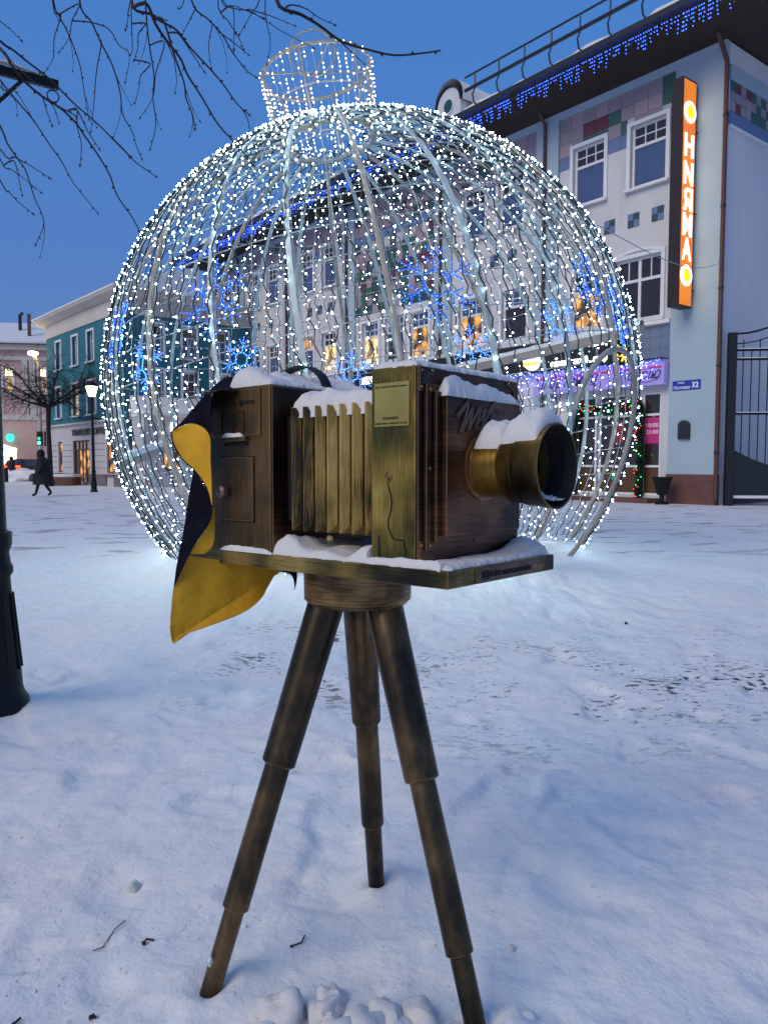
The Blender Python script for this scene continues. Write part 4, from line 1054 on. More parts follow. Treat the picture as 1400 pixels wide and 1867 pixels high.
sc2 = empty('bracket_sign', FF.p(2.85, .5, 4.4), 'small black projecting sign with glowing yellow letters beside the door sign', 'sign')
fs_ = Frame(FF.p(2.75, .42, 4.30), fn, -fd)
M().box(fs_, 0, .75, -.12, .12, 0, 1.45).build('sign_box', m_black, parent=sc2)
mm = M(); yl = em('yellow_letter', (1.0, .62, .04), 5)
mf = lambda x, z: FF.p(2.88, .42 + x, 4.30 + z)
for tx, x, z, w, h in (('Э', .50, .38, .20, .20), ('=', .10, .38, .26, .12), ('Э', .50, .10, .20, .20), ('Ж', .10, .10, .28, .20)):
    put_text(mm, tx, fs_.p(x + w, -.121 + 0, z), -fn, (0, 0, 1), w, h, fd * -1, .01, .05)
    put_text(mm, tx, FF.p(2.869, 0, 0) * 0 + fs_.p(x, .121, z), fn, (0, 0, 1), w, h, -fd, .01, .05)
mm.lathe(fs_.p(.36, .13, .95), -fd, [(0, .15), (.02, .14)], 16)
mm.lathe(fs_.p(.36, -.15, .95), -fd, [(0, .15), (.02, .14)], 16)
mm.build('lettering', yl, parent=sc2)
# tall orange blade sign, text as it reads from here
bs = empty('blade_sign', FF.p(1.6, .8, 6), 'tall orange lit blade sign with white letters stacked between two emblems', 'sign')
s0b = .66
fb = Frame(FF.p(s0b, .22, 5.78), fn, -fd)
M().box(fb, 0, .70, -.36, .0, 0, 6.42).build('sign_case', mat('case_brown', (.02, .010, .010), .5), parent=bs)
m_or = litmat('orange_light_box', (.92, .20, .012), .62, (1.0, .27, .02), .9)
M().quad(fb.p(.03, .004, .05), fb.p(.67, .004, .05), fb.p(.67, .004, 6.37), fb.p(.03, .004, 6.37)).build('orange_face', m_or, parent=bs)
m_wl2 = em('white_letter_light', (1.0, .95, .82), 2.2)
# the face looks along -fd; its right-hand edge (seen from the street) is at the wall
def letter(ch, z, w=.46, h=.64, sh=0):
    mm = M(); put_text(mm, ch, fb.p(.35 + w / 2, .006, z), -fn, (0, 0, 1), w, h, -fd, .02, .018, shear=sh); return mm.build('letter', m_wl2, parent=bs)
for ch, z in (('H', 4.25), ('N', 3.47), ('Я', 2.74), ('M', 2.02), ('A', 1.33)): letter(ch, z)
for z in (5.50, .90):
    c = fb.p(.35, .010, z)
    rg = M().lathe(c, -fd, [(0, .30), (.02, .30)], 28).build('emblem_disc', m_wl2, parent=bs)
    M().lathe(c - fd * .021, -fd, [(0, .19), (.008, .18)], 20).build('emblem_centre', em('yellow_emblem', (1.0, .75, .0), 1.6), parent=rg)
    mm = M()
    for t in range(5):
        a = c - fd * .031 + Vector((0, 0, .12 - .055 * t)); mm.tube([a + fn * .06, a + fn * -.07 + Vector((0, 0, .02))], .006, 4)
    mm.build('emblem_mark', mat('emblem_ink', (.35, .18, .0), .6), parent=rg)
for z in (5.0, 2.7, .5): M().tube([fb.p(0, .06, z), fb.p(0, -.1, z), fb.p(-.11, -.1, z)], .03, 6).build('bracket', m_metal, parent=bs)
# downpipe at the corner
dp_ = empty('corner_drainpipe', FF.p(-.22, .05, 0), 'copper brown drainpipe running down the corner of the white building', 'drainpipe')
M().tube([FF.p(-.20, .16, .12), FF.p(-.20, .16, 6.2)], .065, 10).build('lower_pipe', m_pipe, parent=dp_, smooth=True)
M().tube([FF.p(-.20, .16, 6.2), FF.p(-.20, .16, 12.5), FF.p(-.1, .5, 13.2)], .065, 10).build('upper_pipe', m_pipe, parent=dp_, smooth=True)
for z in (1.5, 4, 6.2, 8.5, 11): M().lathe(FF.p(-.20, .16, z), (0, 0, 1), [(0, .08), (.06, .08)], 12).build('pipe_collar', m_metal, parent=dp_)
# address plate, letter box, urn
ad = M().box(FF, .37, 1.27, .101, .125, 3.42, 3.70).build('address_plate', mat('plate_blue', (.015, .04, .35), .4), label='blue street name plate reading 32 on the pale blue pilaster', cat='plate', loc=FF.p(.8, .1, 3.4))
mm = M(); put_text(mm, 'Почтовая', FF.p(1.22, .126, 3.45), -fd, (0, 0, 1), .52, .10, fn, .002, .02); put_text(mm, 'улица', FF.p(1.1, .126, 3.60), -fd, (0, 0, 1), .22, .06, fn, .002, .02); put_text(mm, '32', FF.p(.64, .126, 3.47), -fd, (0, 0, 1), .22, .17, fn, .002, .03)
mm.build('lettering', mat('plate_white', (.8, .8, .8), .5), parent=ad)
mbx = M().prism(FF, [(.66, 1.95), (1.02, 1.95), (1.02, 2.40), (.96, 2.48), (.84, 2.52), (.72, 2.48), (.66, 2.40)], .101, .20).build('letter_box', mat('box_black', (.015, .02, .03), .5), label='small black wall letter box below the street name plate', cat='letter box', loc=FF.p(.84, .1, 1.95))
M().box(FF, .70, .98, .201, .215, 2.33, 2.37).build('slot_flap', m_metal, parent=mbx)
M().box(FF, .72, .96, .2005, .208, 2.02, 2.26).build('front_badge', m_metal, parent=mbx)
uc = FF.p(1.15, .75, 0)
ur = empty('litter_urn', uc, 'black flared cast iron litter urn on a foot against the plinth', 'litter bin')
M().lathe(uc, (0, 0, 1), [(.28, .12), (.34, .17), (.62, .23), (.80, .30), (.82, .33), (.80, .29)], 24).build('bowl', m_lamp, parent=ur, smooth=True)
M().lathe(uc, (0, 0, 1), [(0, .2), (.05, .19), (.10, .08), (.28, .07), (.30, .12)], 20).build('foot', m_lamp, parent=ur, smooth=True)
# eave, gutter, roof with snow, rail, dormer
EO = 2.0
mm = M()
a0, a1 = -EO, FL + 1
mm.add([FF.p(-.0, .1, WH), FF.p(FL, .1, WH), FF.p(FL + 1, EO, 13.42), FF.p(-EO, EO, 13.42)], [(0, 1, 2, 3)])
mm.add([FF.p(-.0, .1, WH), FF.p(-EO, EO, 13.42), FF.p(-EO, -12, 13.42), FF.p(-.0, -12, WH)], [(0, 1, 2, 3)])
mm.add([FF.p(-.14, .1, WH - .001), FF.p(FL, .1, WH - .001), FF.p(FL, -12, WH - .001), FF.p(-.14, -12, WH - .001)], [(0, 1, 2, 3)])
mm.build('soffit', m_soffit, parent=bld, fixn=False)
M().box(FF, -EO - .02, FL + 1, EO + .002, EO + .16, 13.38, 13.55).build('gutter', m_metal, parent=bld)
M().box(FF, -EO - .16, -EO - .022, -12, EO + .16, 13.38, 13.55).build('side_gutter', m_metal, parent=bld)
mm = M(); mm.add([FF.p(-EO, EO, 13.5), FF.p(FL + 1, EO, 13.5), FF.p(FL - 5, -5.5, 17.2), FF.p(5.5, -5.5, 17.2)], [(0, 1, 2, 3)])
mm.add([FF.p(-EO, EO, 13.5), FF.p(5.5, -5.5, 17.2), FF.p(-EO, -13, 13.5)], [(0, 1, 2)])
mm.build('roof', m_metal, parent=bld, fixn=False)
ns, nr = 130, 14; mm = M()
for j in range(nr + 1):
    for i in range(ns + 1):
        t = j / nr; s = -1.7 + (FL + 2) * i / ns; off = 1.72 + .12 * noise.noise(Vector((i * .5, 0, 1))) - 6.0 * t
        z = 13.5 + (EO - off) * .5 + (.03 if j == 0 else .20 + .22 * (noise.fractal(Vector((s * .6, off * .6, 0)), .9, 2, 3) + .4))
        mm.v.append(FF.p(s, off, z))
mm.f = [(j * (ns + 1) + i, j * (ns + 1) + i + 1, (j + 1) * (ns + 1) + i + 1, (j + 1) * (ns + 1) + i) for j in range(nr) for i in range(ns)]; mm.mi = [0] * len(mm.f)
mm.build('roof_snow', m_snow, parent=bld, smooth=True, kind='stuff', fixn=False)
rl = empty('roof_rail', FF.p(5, 1.5, 13.7), 'black two-bar safety rail along the snowy roof edge', 'railing')
M().tube([FF.p(-2, 1.5, 15.08), FF.p(8.9, 1.5, 15.08)], .035, 6).build('top_bar', m_metal, parent=rl)
M().tube([FF.p(-2, 1.5, 14.62), FF.p(8.9, 1.5, 14.62)], .06, 6).build('lower_bar', m_metal, parent=rl)
for s in (8.4, 7.25, 6.1, 4.97, 3.85, 2.75, 1.6, .5):
    M().tube([FF.p(s, 1.5, 15.08), FF.p(s, 1.5, 14.55), FF.p(s, 1.62, 14.30), FF.p(s, 1.55, 14.05), FF.p(s, 1.25, 13.92)], .03, 6).build('rail_post', m_metal, parent=rl)
dm = empty('roof_dormer', FF.p(9.8, 1, 14), 'white dormer with round window under a snow cap on the roof', 'dormer')
arch = [(9.15, 13.75), (10.35, 13.75), (10.38, 14.45)] + [(9.76 + .62 * math.cos(t), 14.45 + .62 * math.sin(t)) for t in [i * math.pi / 12 for i in range(13)]][0:13]
arch = [(9.14, 13.72), (10.38, 13.72)] + [(9.76 + .62 * math.cos(i * math.pi / 12), 14.42 + .62 * math.sin(i * math.pi / 12)) for i in range(13)]
M().prism(FF, arch, -.6, 1.50).build('dormer_front', mat('dormer_white', (.6, .6, .62), .7), parent=dm)
arch2 = [(9.76 + .70 * math.cos(i * math.pi / 12), 14.42 + .70 * math.sin(i * math.pi / 12)) for i in range(13)]
mm = M()
for i in range(12):
    (x0_, z0_), (x1_, z1_) = arch2[i], arch2[i + 1]; (x2_, z2_), (x3_, z3_) = [(9.76 + .625 * math.cos(k * math.pi / 12), 14.42 + .625 * math.sin(k * math.pi / 12)) for k in (i, i + 1)]
    mm.add([FF.p(x0_, 1.56, z0_), FF.p(x1_, 1.56, z1_), FF.p(x3_, 1.56, z3_), FF.p(x2_, 1.56, z2_), FF.p(x0_, -.6, z0_), FF.p(x1_, -.6, z1_)], [(0, 1, 2, 3), (0, 4, 5, 1)])
mm.build('dormer_hood', m_metal, parent=dm)
M().lathe(FF.p(9.76, 1.501, 14.38), fn, [(0, .29), (.04, .28), (.041, .24), (.0, .23)], 28).build('round_frame', m_frame, parent=dm, smooth=True)
M().lathe(FF.p(9.76, 1.505, 14.38), fn, [(0, .235), (.01, .235)], 24).build('round_pane', mat('green_glass', (.03, .08, .08), .1), parent=dm)
mm = M()
for i in range(18):
    for k in range(13):
        t = i / 17; an = math.pi * k / 12; r = .72 + .20 * math.sin(an) * (1 - .3 * t); mm.v.append(FF.p(9.76 + r * math.cos(an), 1.5 - 2.2 * t, 14.42 + r * math.sin(an) + .04 * noise.noise(Vector((i, k, 0)))))
mm.f = [(i * 13 + k, i * 13 + k + 1, (i + 1) * 13 + k + 1, (i + 1) * 13 + k) for i in range(17) for k in range(12)]; mm.mi = [0] * len(mm.f)
mm.build('snow_cap', m_snow, loc=FF.p(9.76, 1, 14.5), kind='stuff', label='snow cap piled over the round roof dormer', smooth=True, fixn=False)
# icicle lights under the eave
ic = empty('icicle_lights', FF.p(5, 1.9, 13.3), 'string of blue icicle lights hanging along the dark eave', 'light string')
random.seed(31); mm = M(); mw = M(); s = -1.9
while s < FL:
    n = random.choice((1, 2, 3, 4, 5)); 
    pts = []
    for j in range(n):
        q = FF.p(s + random.uniform(-.02, .02), 1.90, 13.30 - .11 * j); pts.append(q)
        bulbmesh(mm, q + fn * .02, fn + Vector((0, 0, -.5)), .019, .03, 0 if random.random() < .92 else 1)
    if n > 1: mw.tube(pts, .006, 3, cap=False)
    s += random.choice((.06, .07, .09, .12))
for j in range(60):
    o_ = 1.7 - j * .12; L_ = random.uniform(.1, .5)
    for k in range(4): bulbmesh(mm, FF.p(-1.85, o_, 13.3 - L_ * k / 3), -fd, .012, .02, 1)
mm.build('icicle_bulbs', [m_ledb, m_ledo], parent=ic, kind='stuff', fixn=False)
mw.tube([FF.p(-1.9, 1.90, 13.32), FF.p(FL, 1.90, 13.32)], .008, 3, cap=False); mw.build('icicle_wires', m_metal, parent=ic)
# side wall of the building
SW = Frame(FF.p(-.14, -.1, 0), -fn, -fd)
sd_ = empty('side_wing', SW.o, 'plain side wall of the white building with a checkered band behind the gate', 'building')
M().box(SW, 0, 12, -.4, -.001, .0, WH - .02).build('side_wall', m_side, parent=sd_)
M().box(SW, 0, 12, .0, .06, 12.10, 12.5).build('side_frieze', m_pil, parent=sd_)
random.seed(77)
for i in range(24):
    for j in range(3):
        m = TILES[random.choice((3, 3, 6, 0, 1, 2, 2, 0, 4 if random.random() < .3 else 3))]
        if i < 14: tile_at(SW, .05 + i * .30, 11.26 + j * .28, .30, .28, m, sd_)
M().box(SW, 0, 12, .0, .03, 10.88, 11.24).build('blue_band', TILES[5], parent=sd_)
M().box(SW, 0, 12, .0, .07, 10.78, 10.86).build('side_ledge', m_frame, parent=sd_)
M().box(SW, .3, 12, .0, .05, 0, .9).build('side_plinth', m_plinth, parent=sd_)
# gate
GD = Vector((1, -.12, 0)).normalized(); GF = Frame((9.85, 22.3, 0), GD, Vector((-GD.y, GD.x, 0)) * -1)
gt = empty('iron_gate', GF.o, 'tall black iron gate with spear bars, curved top rail and solid lower panel', 'gate')
M().box(GF, 0, .22, -.10, .10, 0, 4.95).build('gate_post', mat('gate_black', (.006, .007, .010), .6), parent=gt)
for z in (4.43, 4.17, 2.62): M().box(GF, .22, 4.5, -.03, .03, z, z + .06).build('gate_rail', m_lamp, parent=gt)
M().box(GF, .22, 4.5, -.032, .032, .22, .30).build('bottom_rail', m_frame, parent=gt)
mm = M(); n = 20; poly = [(.22, .30)] + [(4.5, .30)] + [(4.5 - 4.28 * i / n, 1.62 - .50 * math.sin(math.pi * min(1, (4.5 - 4.28 * i / n - .22) / 2.9)) ** 1 * (1 if 4.5 - 4.28 * i / n < 3.1 else 0)) for i in range(n + 1)]
mm.prism(GF, poly, -.012, .012); mm.build('gate_panel', mat('gate_panel', (.010, .014, .020), .5), parent=gt)
for k in range(19):
    x = .42 + .225 * k; tall = k % 2 == 0
    M().tube([GF.p(x, 0, 1.0), GF.p(x, 0, 4.72 if tall else 4.42), GF.p(x, 0, 4.80 if tall else 4.50)], [.016, .016, .003], 6).build('gate_bar', m_lamp, parent=gt)
for dz in (0, -.28):
    M().tube([GF.p(.22 + .3 * i, 0, 4.92 + dz + (.62 * (1 - math.cos(math.pi * i / 12)) / 1)) for i in range(13)], .03 if dz == 0 else .018, 6).build('top_curve', m_lamp, parent=gt)
for k in range(3):
    z = (4.49, 4.23, 2.68)[k]
    mm = M(); mm.box(GF, .25, 4.4, -.03, .03, z, z + .018); mm.build('snow_cap', m_snow, loc=GF.p(2, 0, z), kind='stuff', label=('snow on the top rail of the gate', 'snow on the second rail of the gate', 'snow on the middle rail of the gate')[k])
# outbuilding behind the gate
ob = empty('yard_shed', (13.2, 27, 0), 'small grey yard building with a green snowy eave behind the gate', 'shed')
OF = Frame((13.15, 27, 0), (1, -.1, 0), (-.1, -1, 0))
M().box(OF, 0, 4, -3, 0, 0, 3.6).build('wall', noisy('shed_grey', (.20, .19, .21), (.26, .25, .27), 2), parent=ob)
M().box(OF, -.25, 4.2, -3, .4, 3.62, 3.80).build('eave', mat('green_eave', (.03, .07, .04), .6), parent=ob)
M().box(OF, .5, 1.3, .001, .05, .2, 2.3).build('door', mat('shed_door', (.10, .03, .03), .6), parent=ob)
mm = M(); mm.add([OF.p(-.2, .38, 3.81), OF.p(4.2, .38, 3.81), OF.p(4.2, -2.5, 5.2), OF.p(.4, -2.5, 5.2)], [(0, 1, 2, 3)]); mm.build('roof_snow', m_snow, parent=ob, fixn=False)
# power cable from the ball to the wall
a_, b_ = sphere_hit(1080, 405), FF.p(-.2, .2, 7.2)
mm = M(); mm.tube([a_.lerp(b_ + (b_ - a_) * .25, t / 14) - Vector((0, 0, .45 * math.sin(math.pi * t / 14))) for t in range(15)], .008, 4, cap=False)
mm.build('power_cable', m_wire, loc=a_, label='thin pale cable strung from the ball across to the building', cat='cable')

# ------------------------------------------------------------------ teal building on the left
K = Vector((-13.25, 39.4, 0)); td = Vector((-8.35, 9.7, 0)).normalized(); tn_ = Vector((td.y, -td.x, 0)); tn_ = tn_ if tn_.y < 0 else -tn_
TF = Frame(K, td, tn_)
tb = empty('teal_building', K, 'teal three-storey corner building with cream cornice and pale ground floor', 'building')
up = [(9.1, 9.95), (6.3, 7.15), (3.85, 4.75), (1.3, 2.1)]; ops = [(a, b, 6.85, 8.45) for a, b in up]
lo_ = [(9.3, 10.1), (6.3, 7.3), (3.7, 4.9), (1.2, 2.2)]; ops += [(a, b, 3.98, 5.75) for a, b in lo_]
wall_open(TF, 0, 11.8, 3.5, 8.85, ops).build('wall', m_teal, parent=tb)
for a, b in up: window(TF, tb, a, b, 6.85, 8.45, style='simple', depth=.22)
for i, (a, b) in enumerate(lo_): window(TF, tb, a, b, 3.98, 5.75, style='simple', depth=.22, pane=m_lit if i == 1 else m_glassb, upper=m_lit2 if i == 1 else m_glassb)
M().box(TF, 0, 11.85, -.3, .06, 8.85, 9.62).build('frieze', m_cream, parent=tb)
mm = M(); mm.prism(Frame(K, tn_, td), [(.0, 9.62), (.25, 9.68), (.55, 9.86), (.62, 9.98), (-.2, 10.0)], -.62, 12.4); mm.build('cornice', m_cream, parent=tb)
mm = M(); mm.prism(Frame(K, tn_, td), [(.64, 10.0), (.66, 10.08), (-4, 11.6), (-4, 10.0)], -.66, 12.5); mm.build('roof_snow', m_snow, parent=tb)
gops = [(8.99, 9.73, .68, 2.5), (4.46, 7.15, .15, 2.52), (1.0, 2.05, .68, 2.5)]
wall_open(TF, 0, 11.9, .0, 3.42, gops, y=.12).build('ground_floor_wall', m_groundfl, parent=tb)
M().box(TF, -.05, 11.95, -.1, .30, 3.42, 3.52).build('ledge', m_cream, parent=tb)
for a, b in ((0, 1.0), (2.05, 4.46), (7.15, 8.99), (9.73, 11.9)): M().box(TF, a, b, .121, .19, 0, .62).build('base_course', m_grey, parent=tb)
for (a, b) in ((2.25, 4.3), (7.35, 8.8), (9.9, 11.7), (.05, .9)):
    for z in (.95, 1.28, 1.61, 1.94, 2.27): M().box(TF, a, b, .121, .124, z, z + .035).build('rustication_groove', m_grey, parent=tb)
window(TF, tb, 8.99, 9.73, .68, 2.5, y=.12, style='one', pane=m_lit2, surround=False, sill=True, fm=m_plinth)
window(TF, tb, 1.0, 2.05, .68, 2.5, y=.12, style='one', pane=m_lit2, surround=False, sill=True, fm=m_plinth)
dm2 = M()
for x in (4.46, 5.2, 5.75, 6.3, 7.05): dm2.box(TF, x, x + .10, -.02, .05, .15, 2.52)
for z in (1.95, 2.42): dm2.box(TF, 4.56, 7.05, -.015, .045, z, z + .08)
dd = dm2.build('cafe_door', mat('door_brown', (.07, .035, .022), .5), parent=tb)
for a, b in ((4.56, 5.2), (5.3, 5.75), (5.85, 6.3), (6.4, 7.05)): M().quad(TF.p(a, .01, .16), TF.p(b, .01, .16), TF.p(b, .01, 1.95), TF.p(a, .01, 1.95)).build('pane', m_lit2 if a < 6.3 else m_glassbr, parent=dd)
cs = M(); put_text(cs, "TRAVELER'S COFFEE", TF.p(7.0, .20, 2.78), -td, (0, 0, 1), 5.0, .38, tn_, .04, .015); cs.build('cafe_sign', mat('sign_dark', (.03, .02, .01), .5), loc=TF.p(4.5, .2, 2.8), label="dark cafe sign lettering over the brown glazed door", cat='sign')
# right face, receding
TR = Frame(K, Vector((9.7, 8.35, 0)), Vector((8.35, -9.7, 0)))
ropsu = [(1.4, 2.2), (3.3, 4.1), (5.2, 6.0)]
wall_open(TR, 0, 14, 0, 8.85, [(a, b, 6.85, 8.45) for a, b in ropsu] + [(a, b, 4.6, 6.1) for a, b in ropsu]).build('side_wall', m_teal, parent=tb)
for a, b in ropsu:
    window(TR, tb, a, b, 6.85, 8.45, style='simple', depth=.2); window(TR, tb, a, b, 4.6, 6.1, style='simple', depth=.2, pane=m_plinth)
M().box(TR, .06, 14, -.3, .06, 8.85, 9.62).build('side_frieze', m_cream, parent=tb)
mm = M(); mm.prism(Frame(K, TR.y, TR.x), [(.0, 9.62), (.25, 9.68), (.55, 9.86), (.62, 9.98), (-.2, 10.0)], .02, 14); mm.build('side_cornice', m_cream, parent=tb)
# low annex with bright little shop signs
AN = Frame(K + TR.x * .4 + TR.y * .0, TR.x, TR.y)
an = empty('low_annex', AN.o, 'single-storey pale annex with snowy roof in front of the teal side wall', 'building')
wall_open(AN, 0, 9, 0, 3.6, [(1.0, 2.0, .7, 2.4), (2.6, 3.7, .2, 2.5), (4.3, 5.6, .7, 2.4), (6.2, 7.6, .7, 2.4)], y=1.6).build('wall', m_groundfl, parent=an)
M().box(AN, 0, .05, .1, 1.6, 0, 3.6).build('end_wall', m_groundfl, parent=an)
for a, b, pm in ((1.0, 2.0, m_lit2), (2.6, 3.7, m_glassbr), (4.3, 5.6, m_plinth), (6.2, 7.6, m_glassbr)):
    window(AN, an, a, b, .3 if pm is m_glassbr else .7, 2.4, y=1.6, style='simple', pane=pm, upper=m_glassbr, surround=False, sill=False)
mm = M(); mm.prism(Frame(AN.o, AN.y, AN.x), [(1.8, 3.6), (1.85, 3.75), (.05, 4.7), (.05, 3.6)], -.1, 9.1); mm.build('roof_snow', m_snow, parent=an)
for x, w, c, tx, lab in ((1.4, 1.3, m_wl, 'KFC CAFE', 'small bright white lit shop sign on the low annex'), (3.3, 1.0, m_ledr, 'БАР', 'small red lit shop sign on the low annex')):
    s_ = M(); put_text(s_, 'КАФЕ' if c is m_wl else tx, AN.p(x, 1.64, 2.75), AN.x, (0, 0, 1), w, .5, AN.y, .04, .05); s_.build('shop_sign', c, loc=AN.p(x, 1.6, 2.7), label=lab, cat='sign')

# ------------------------------------------------------------------ pink building far left
PF = Frame((-45, 58, 0), (20, 3, 0), (3, -20, 0))
pk = empty('pink_building', (-30, 60, 0), 'pink and white building with snow-covered roof and lit windows at the far left', 'building')
pw = [(15.65, 16.35), (18.2, 18.8), (12.6, 13.4), (10.0, 10.8), (20.4, 21.2)]
wall_open(PF, 0, 24, 0, 10.4, [(a, b, 6.75, 8.6) for a, b in pw] + [(15.0, 16.45, .2, 2.5), (11, 13, .2, 2.5)], depth=.25).build('wall', m_pink, parent=pk)
for a, b in pw: window(PF, pk, a, b, 6.75, 8.6, style='simple', pane=m_lit, upper=m_lit3, depth=.2)
for a, b in ((15.0, 16.45), (11, 13)): window(PF, pk, a, b, .2, 2.5, style='simple', pane=m_lit3, upper=m_lit3, depth=.2, surround=False, sill=False)
for z0, z1, o_ in ((9.2, 9.5, .12), (10.0, 10.4, .35), (4.6, 5.0, .12)): M().box(PF, 0, 24, .002, o_, z0, z1).build('cornice', m_cream, parent=pk)
for s in (14.6, 17.0, 17.6, 19.6, 11.8): M().box(PF, s, s + .45, .002, .10, 5.0, 9.2).build('pilaster', m_cream, parent=pk)
M().box(PF, 0, 24, .002, .06, 0, 4.6 - .003).build('ground_floor', m_cream, parent=pk) if False else None
mm = M(); mm.prism(Frame(PF.o, PF.y, PF.x), [(.5, 10.41), (.55, 10.6), (-5.5, 13.0), (-5.5, 10.41)], -.5, 24.5); mm.build('roof_snow', m_snow, parent=pk)
M().box(PF, 0, 24.5, .55, .6, 10.36, 10.44).build('gutter', m_metal, parent=pk)
M().box(PF, 17.2, 17.42, -1.3, -1.1, 10.8, 13.0).build('chimney', m_pipe, parent=pk)
M().tube([PF.p(16.1, -3, 11.6), PF.p(16.1, -3, 13.2), PF.p(16.35, -3, 13.4)], .14, 8).build('roof_vent', m_metal, parent=pk)
gs = M().lathe(PF.p(16.1, .3, 3.2), PF.y, [(0, .30), (.08, .30)], 12).build('green_shop_light', em('pharmacy_green', (.02, .9, .6), 2.2), loc=PF.p(16.1, .3, 3.2), label='glowing green drop-shaped shop light above the awning', cat='shop light')
aw = empty('parasol', PF.p(15.6, 3, 0), 'large white parasol with painted-in glow over the lit shop window', 'parasol')
c = PF.p(15.6, 3.2, 0); mm = M(); mm.lathe(c, (0, 0, 1), [(2.15, 1.9), (2.32, 1.9), (2.95, .08)], 8, capa=False); mm.build('canopy', mat('painted_glow_canvas', (.8, .78, .7), .8, emit=(1, .95, .82), es=1.2), parent=aw)  # canvas is no lamp; its lit look is put in as emission
M().tube([c, c + Vector((0, 0, 2.9))], .04, 6).build('pole', m_metal, parent=aw)

# ------------------------------------------------------------------ street lamps (near one lit, its head above the frame; far one in view)
def street_lamp(x, y, lab, power, arm, scale=1.0):
    e = empty('street_lamp', (x, y, 0), lab, 'street lamp', 'black lantern street lamps'); c = Vector((x, y, 0))
    M().lathe(c, (0, 0, 1), [(-.02, .150), (.03, .155), (.07, .148), (.10, .130), (.13, .122), (.20, .118), (.55, .088), (.68, .080), (.70, .094), (.73, .094), (.75, .084), (.80, .078), (.84, .092), (.90, .094), (.91, .07)], 28).build('base', m_lamp, parent=e, smooth=True)
    for i in range(12):
        t = 2 * math.pi * i / 12; d = Vector((math.cos(t), math.sin(t), 0)); M().tube([c + d * .118 + Vector((0, 0, .22)), c + d * .086 + Vector((0, 0, .60))], .008, 5).build('base_flute', m_lamp, parent=e, smooth=True)
    M().lathe(c, (0, 0, 1), [(.91, .070), (2.2, .060), (3.85, .045), (3.86, .06), (3.92, .06), (3.93, .035), (4.02, .035)], 18).build('post', m_lamp, parent=e, smooth=True)
    a = Vector(arm); b = M().box(Frame(c + Vector((0, 0, 3.12)), a, Vector((0, 0, 1)).cross(a)), -a.length, a.length, -.012, .012, -.022, .022).build('crossbar', m_lamp, parent=e)
    for s in (-1, 1):
        M().tube([c + Vector((0, 0, 2.86)), c + a * (.55 * s) + Vector((0, 0, 3.10))], .010, 6).build('brace', m_lamp, parent=e)
        en = c + a * (.93 * s) + Vector((0, 0, 3.062)); M().tube([en + a.normalized() * (.028 * math.cos(t)) + Vector((0, 0, .028 * math.sin(t))) for t in [i * math.pi / 8 for i in range(16)]], .0035, 5, closed=True).build('hook_ring', m_lamp, parent=e)
    hd = M(); w0, w1, z0, z1 = .10, .19, 4.04, 4.46
    for sx, sy in ((1, 1), (1, -1), (-1, 1), (-1, -1)): hd.tube([c + Vector((sx * w0, sy * w0, z0)), c + Vector((sx * w1, sy * w1, z1))], .012, 5)
    hd.box(Frame(c, (1, 0, 0), (0, 1, 0)), -w0 - .01, w0 + .01, -w0 - .01, w0 + .01, z0 - .03, z0 - .001)
    hd.build('lantern_frame', m_lamp, parent=e)
    M().lathe(c, (0, 0, 1), [(z1, .29), (z1 + .03, .29), (z1 + .14, .14), (z1 + .18, .05), (z1 + .26, .02)], 4).build('lantern_roof', m_lamp, parent=e)
    g_ = M(); vs = [c + Vector((sx * w, sy * w, z)) for w, z in ((w0 - .006, z0), (w1 - .006, z1)) for sx, sy in ((-1, -1), (1, -1), (1, 1), (-1, 1))]
    g_.add(vs, [(0, 1, 5, 4), (1, 2, 6, 5), (2, 3, 7, 6), (3, 0, 4, 7)])
    lg = g_.build('lantern_glass', em('lantern_light', (1.0, .70, .36), power), parent=e)
    return e
lamp_n = street_lamp(-1.925, 3.76, 'near black street lamp post cut by the left edge of the photo', 22, (.30, .21, 0))
lamp_f = street_lamp((172 - 700) / 1403 * 32.8, 32.8, 'distant lit black lantern street lamp in front of the teal building', 22, (.55, .1, 0))
mm = M(); bfr = Frame(Vector((-1.925, 3.76, 3.149)), (.33, .23, 0), (-.23, .33, 0))
for i in range(13):
    for k in range(5): t = i / 12; mm.v.append(bfr.p(.05 + .26 * t, -.018 + .009 * k, max(0, .030 * math.sin(math.pi * min(1, t * 1.4)) * (1 - (k / 2 - 1) ** 2 * .7))))
mm.f = [(i * 5 + k, i * 5 + k + 1, i * 5 + 6 + k, i * 5 + 5 + k) for i in range(12) for k in range(4)]; mm.mi = [0] * len(mm.f)
mm.build('snow_cap', m_snow, loc=bfr.o, kind='stuff', label='snow lying on the crossbar of the near street lamp', smooth=True, fixn=False)
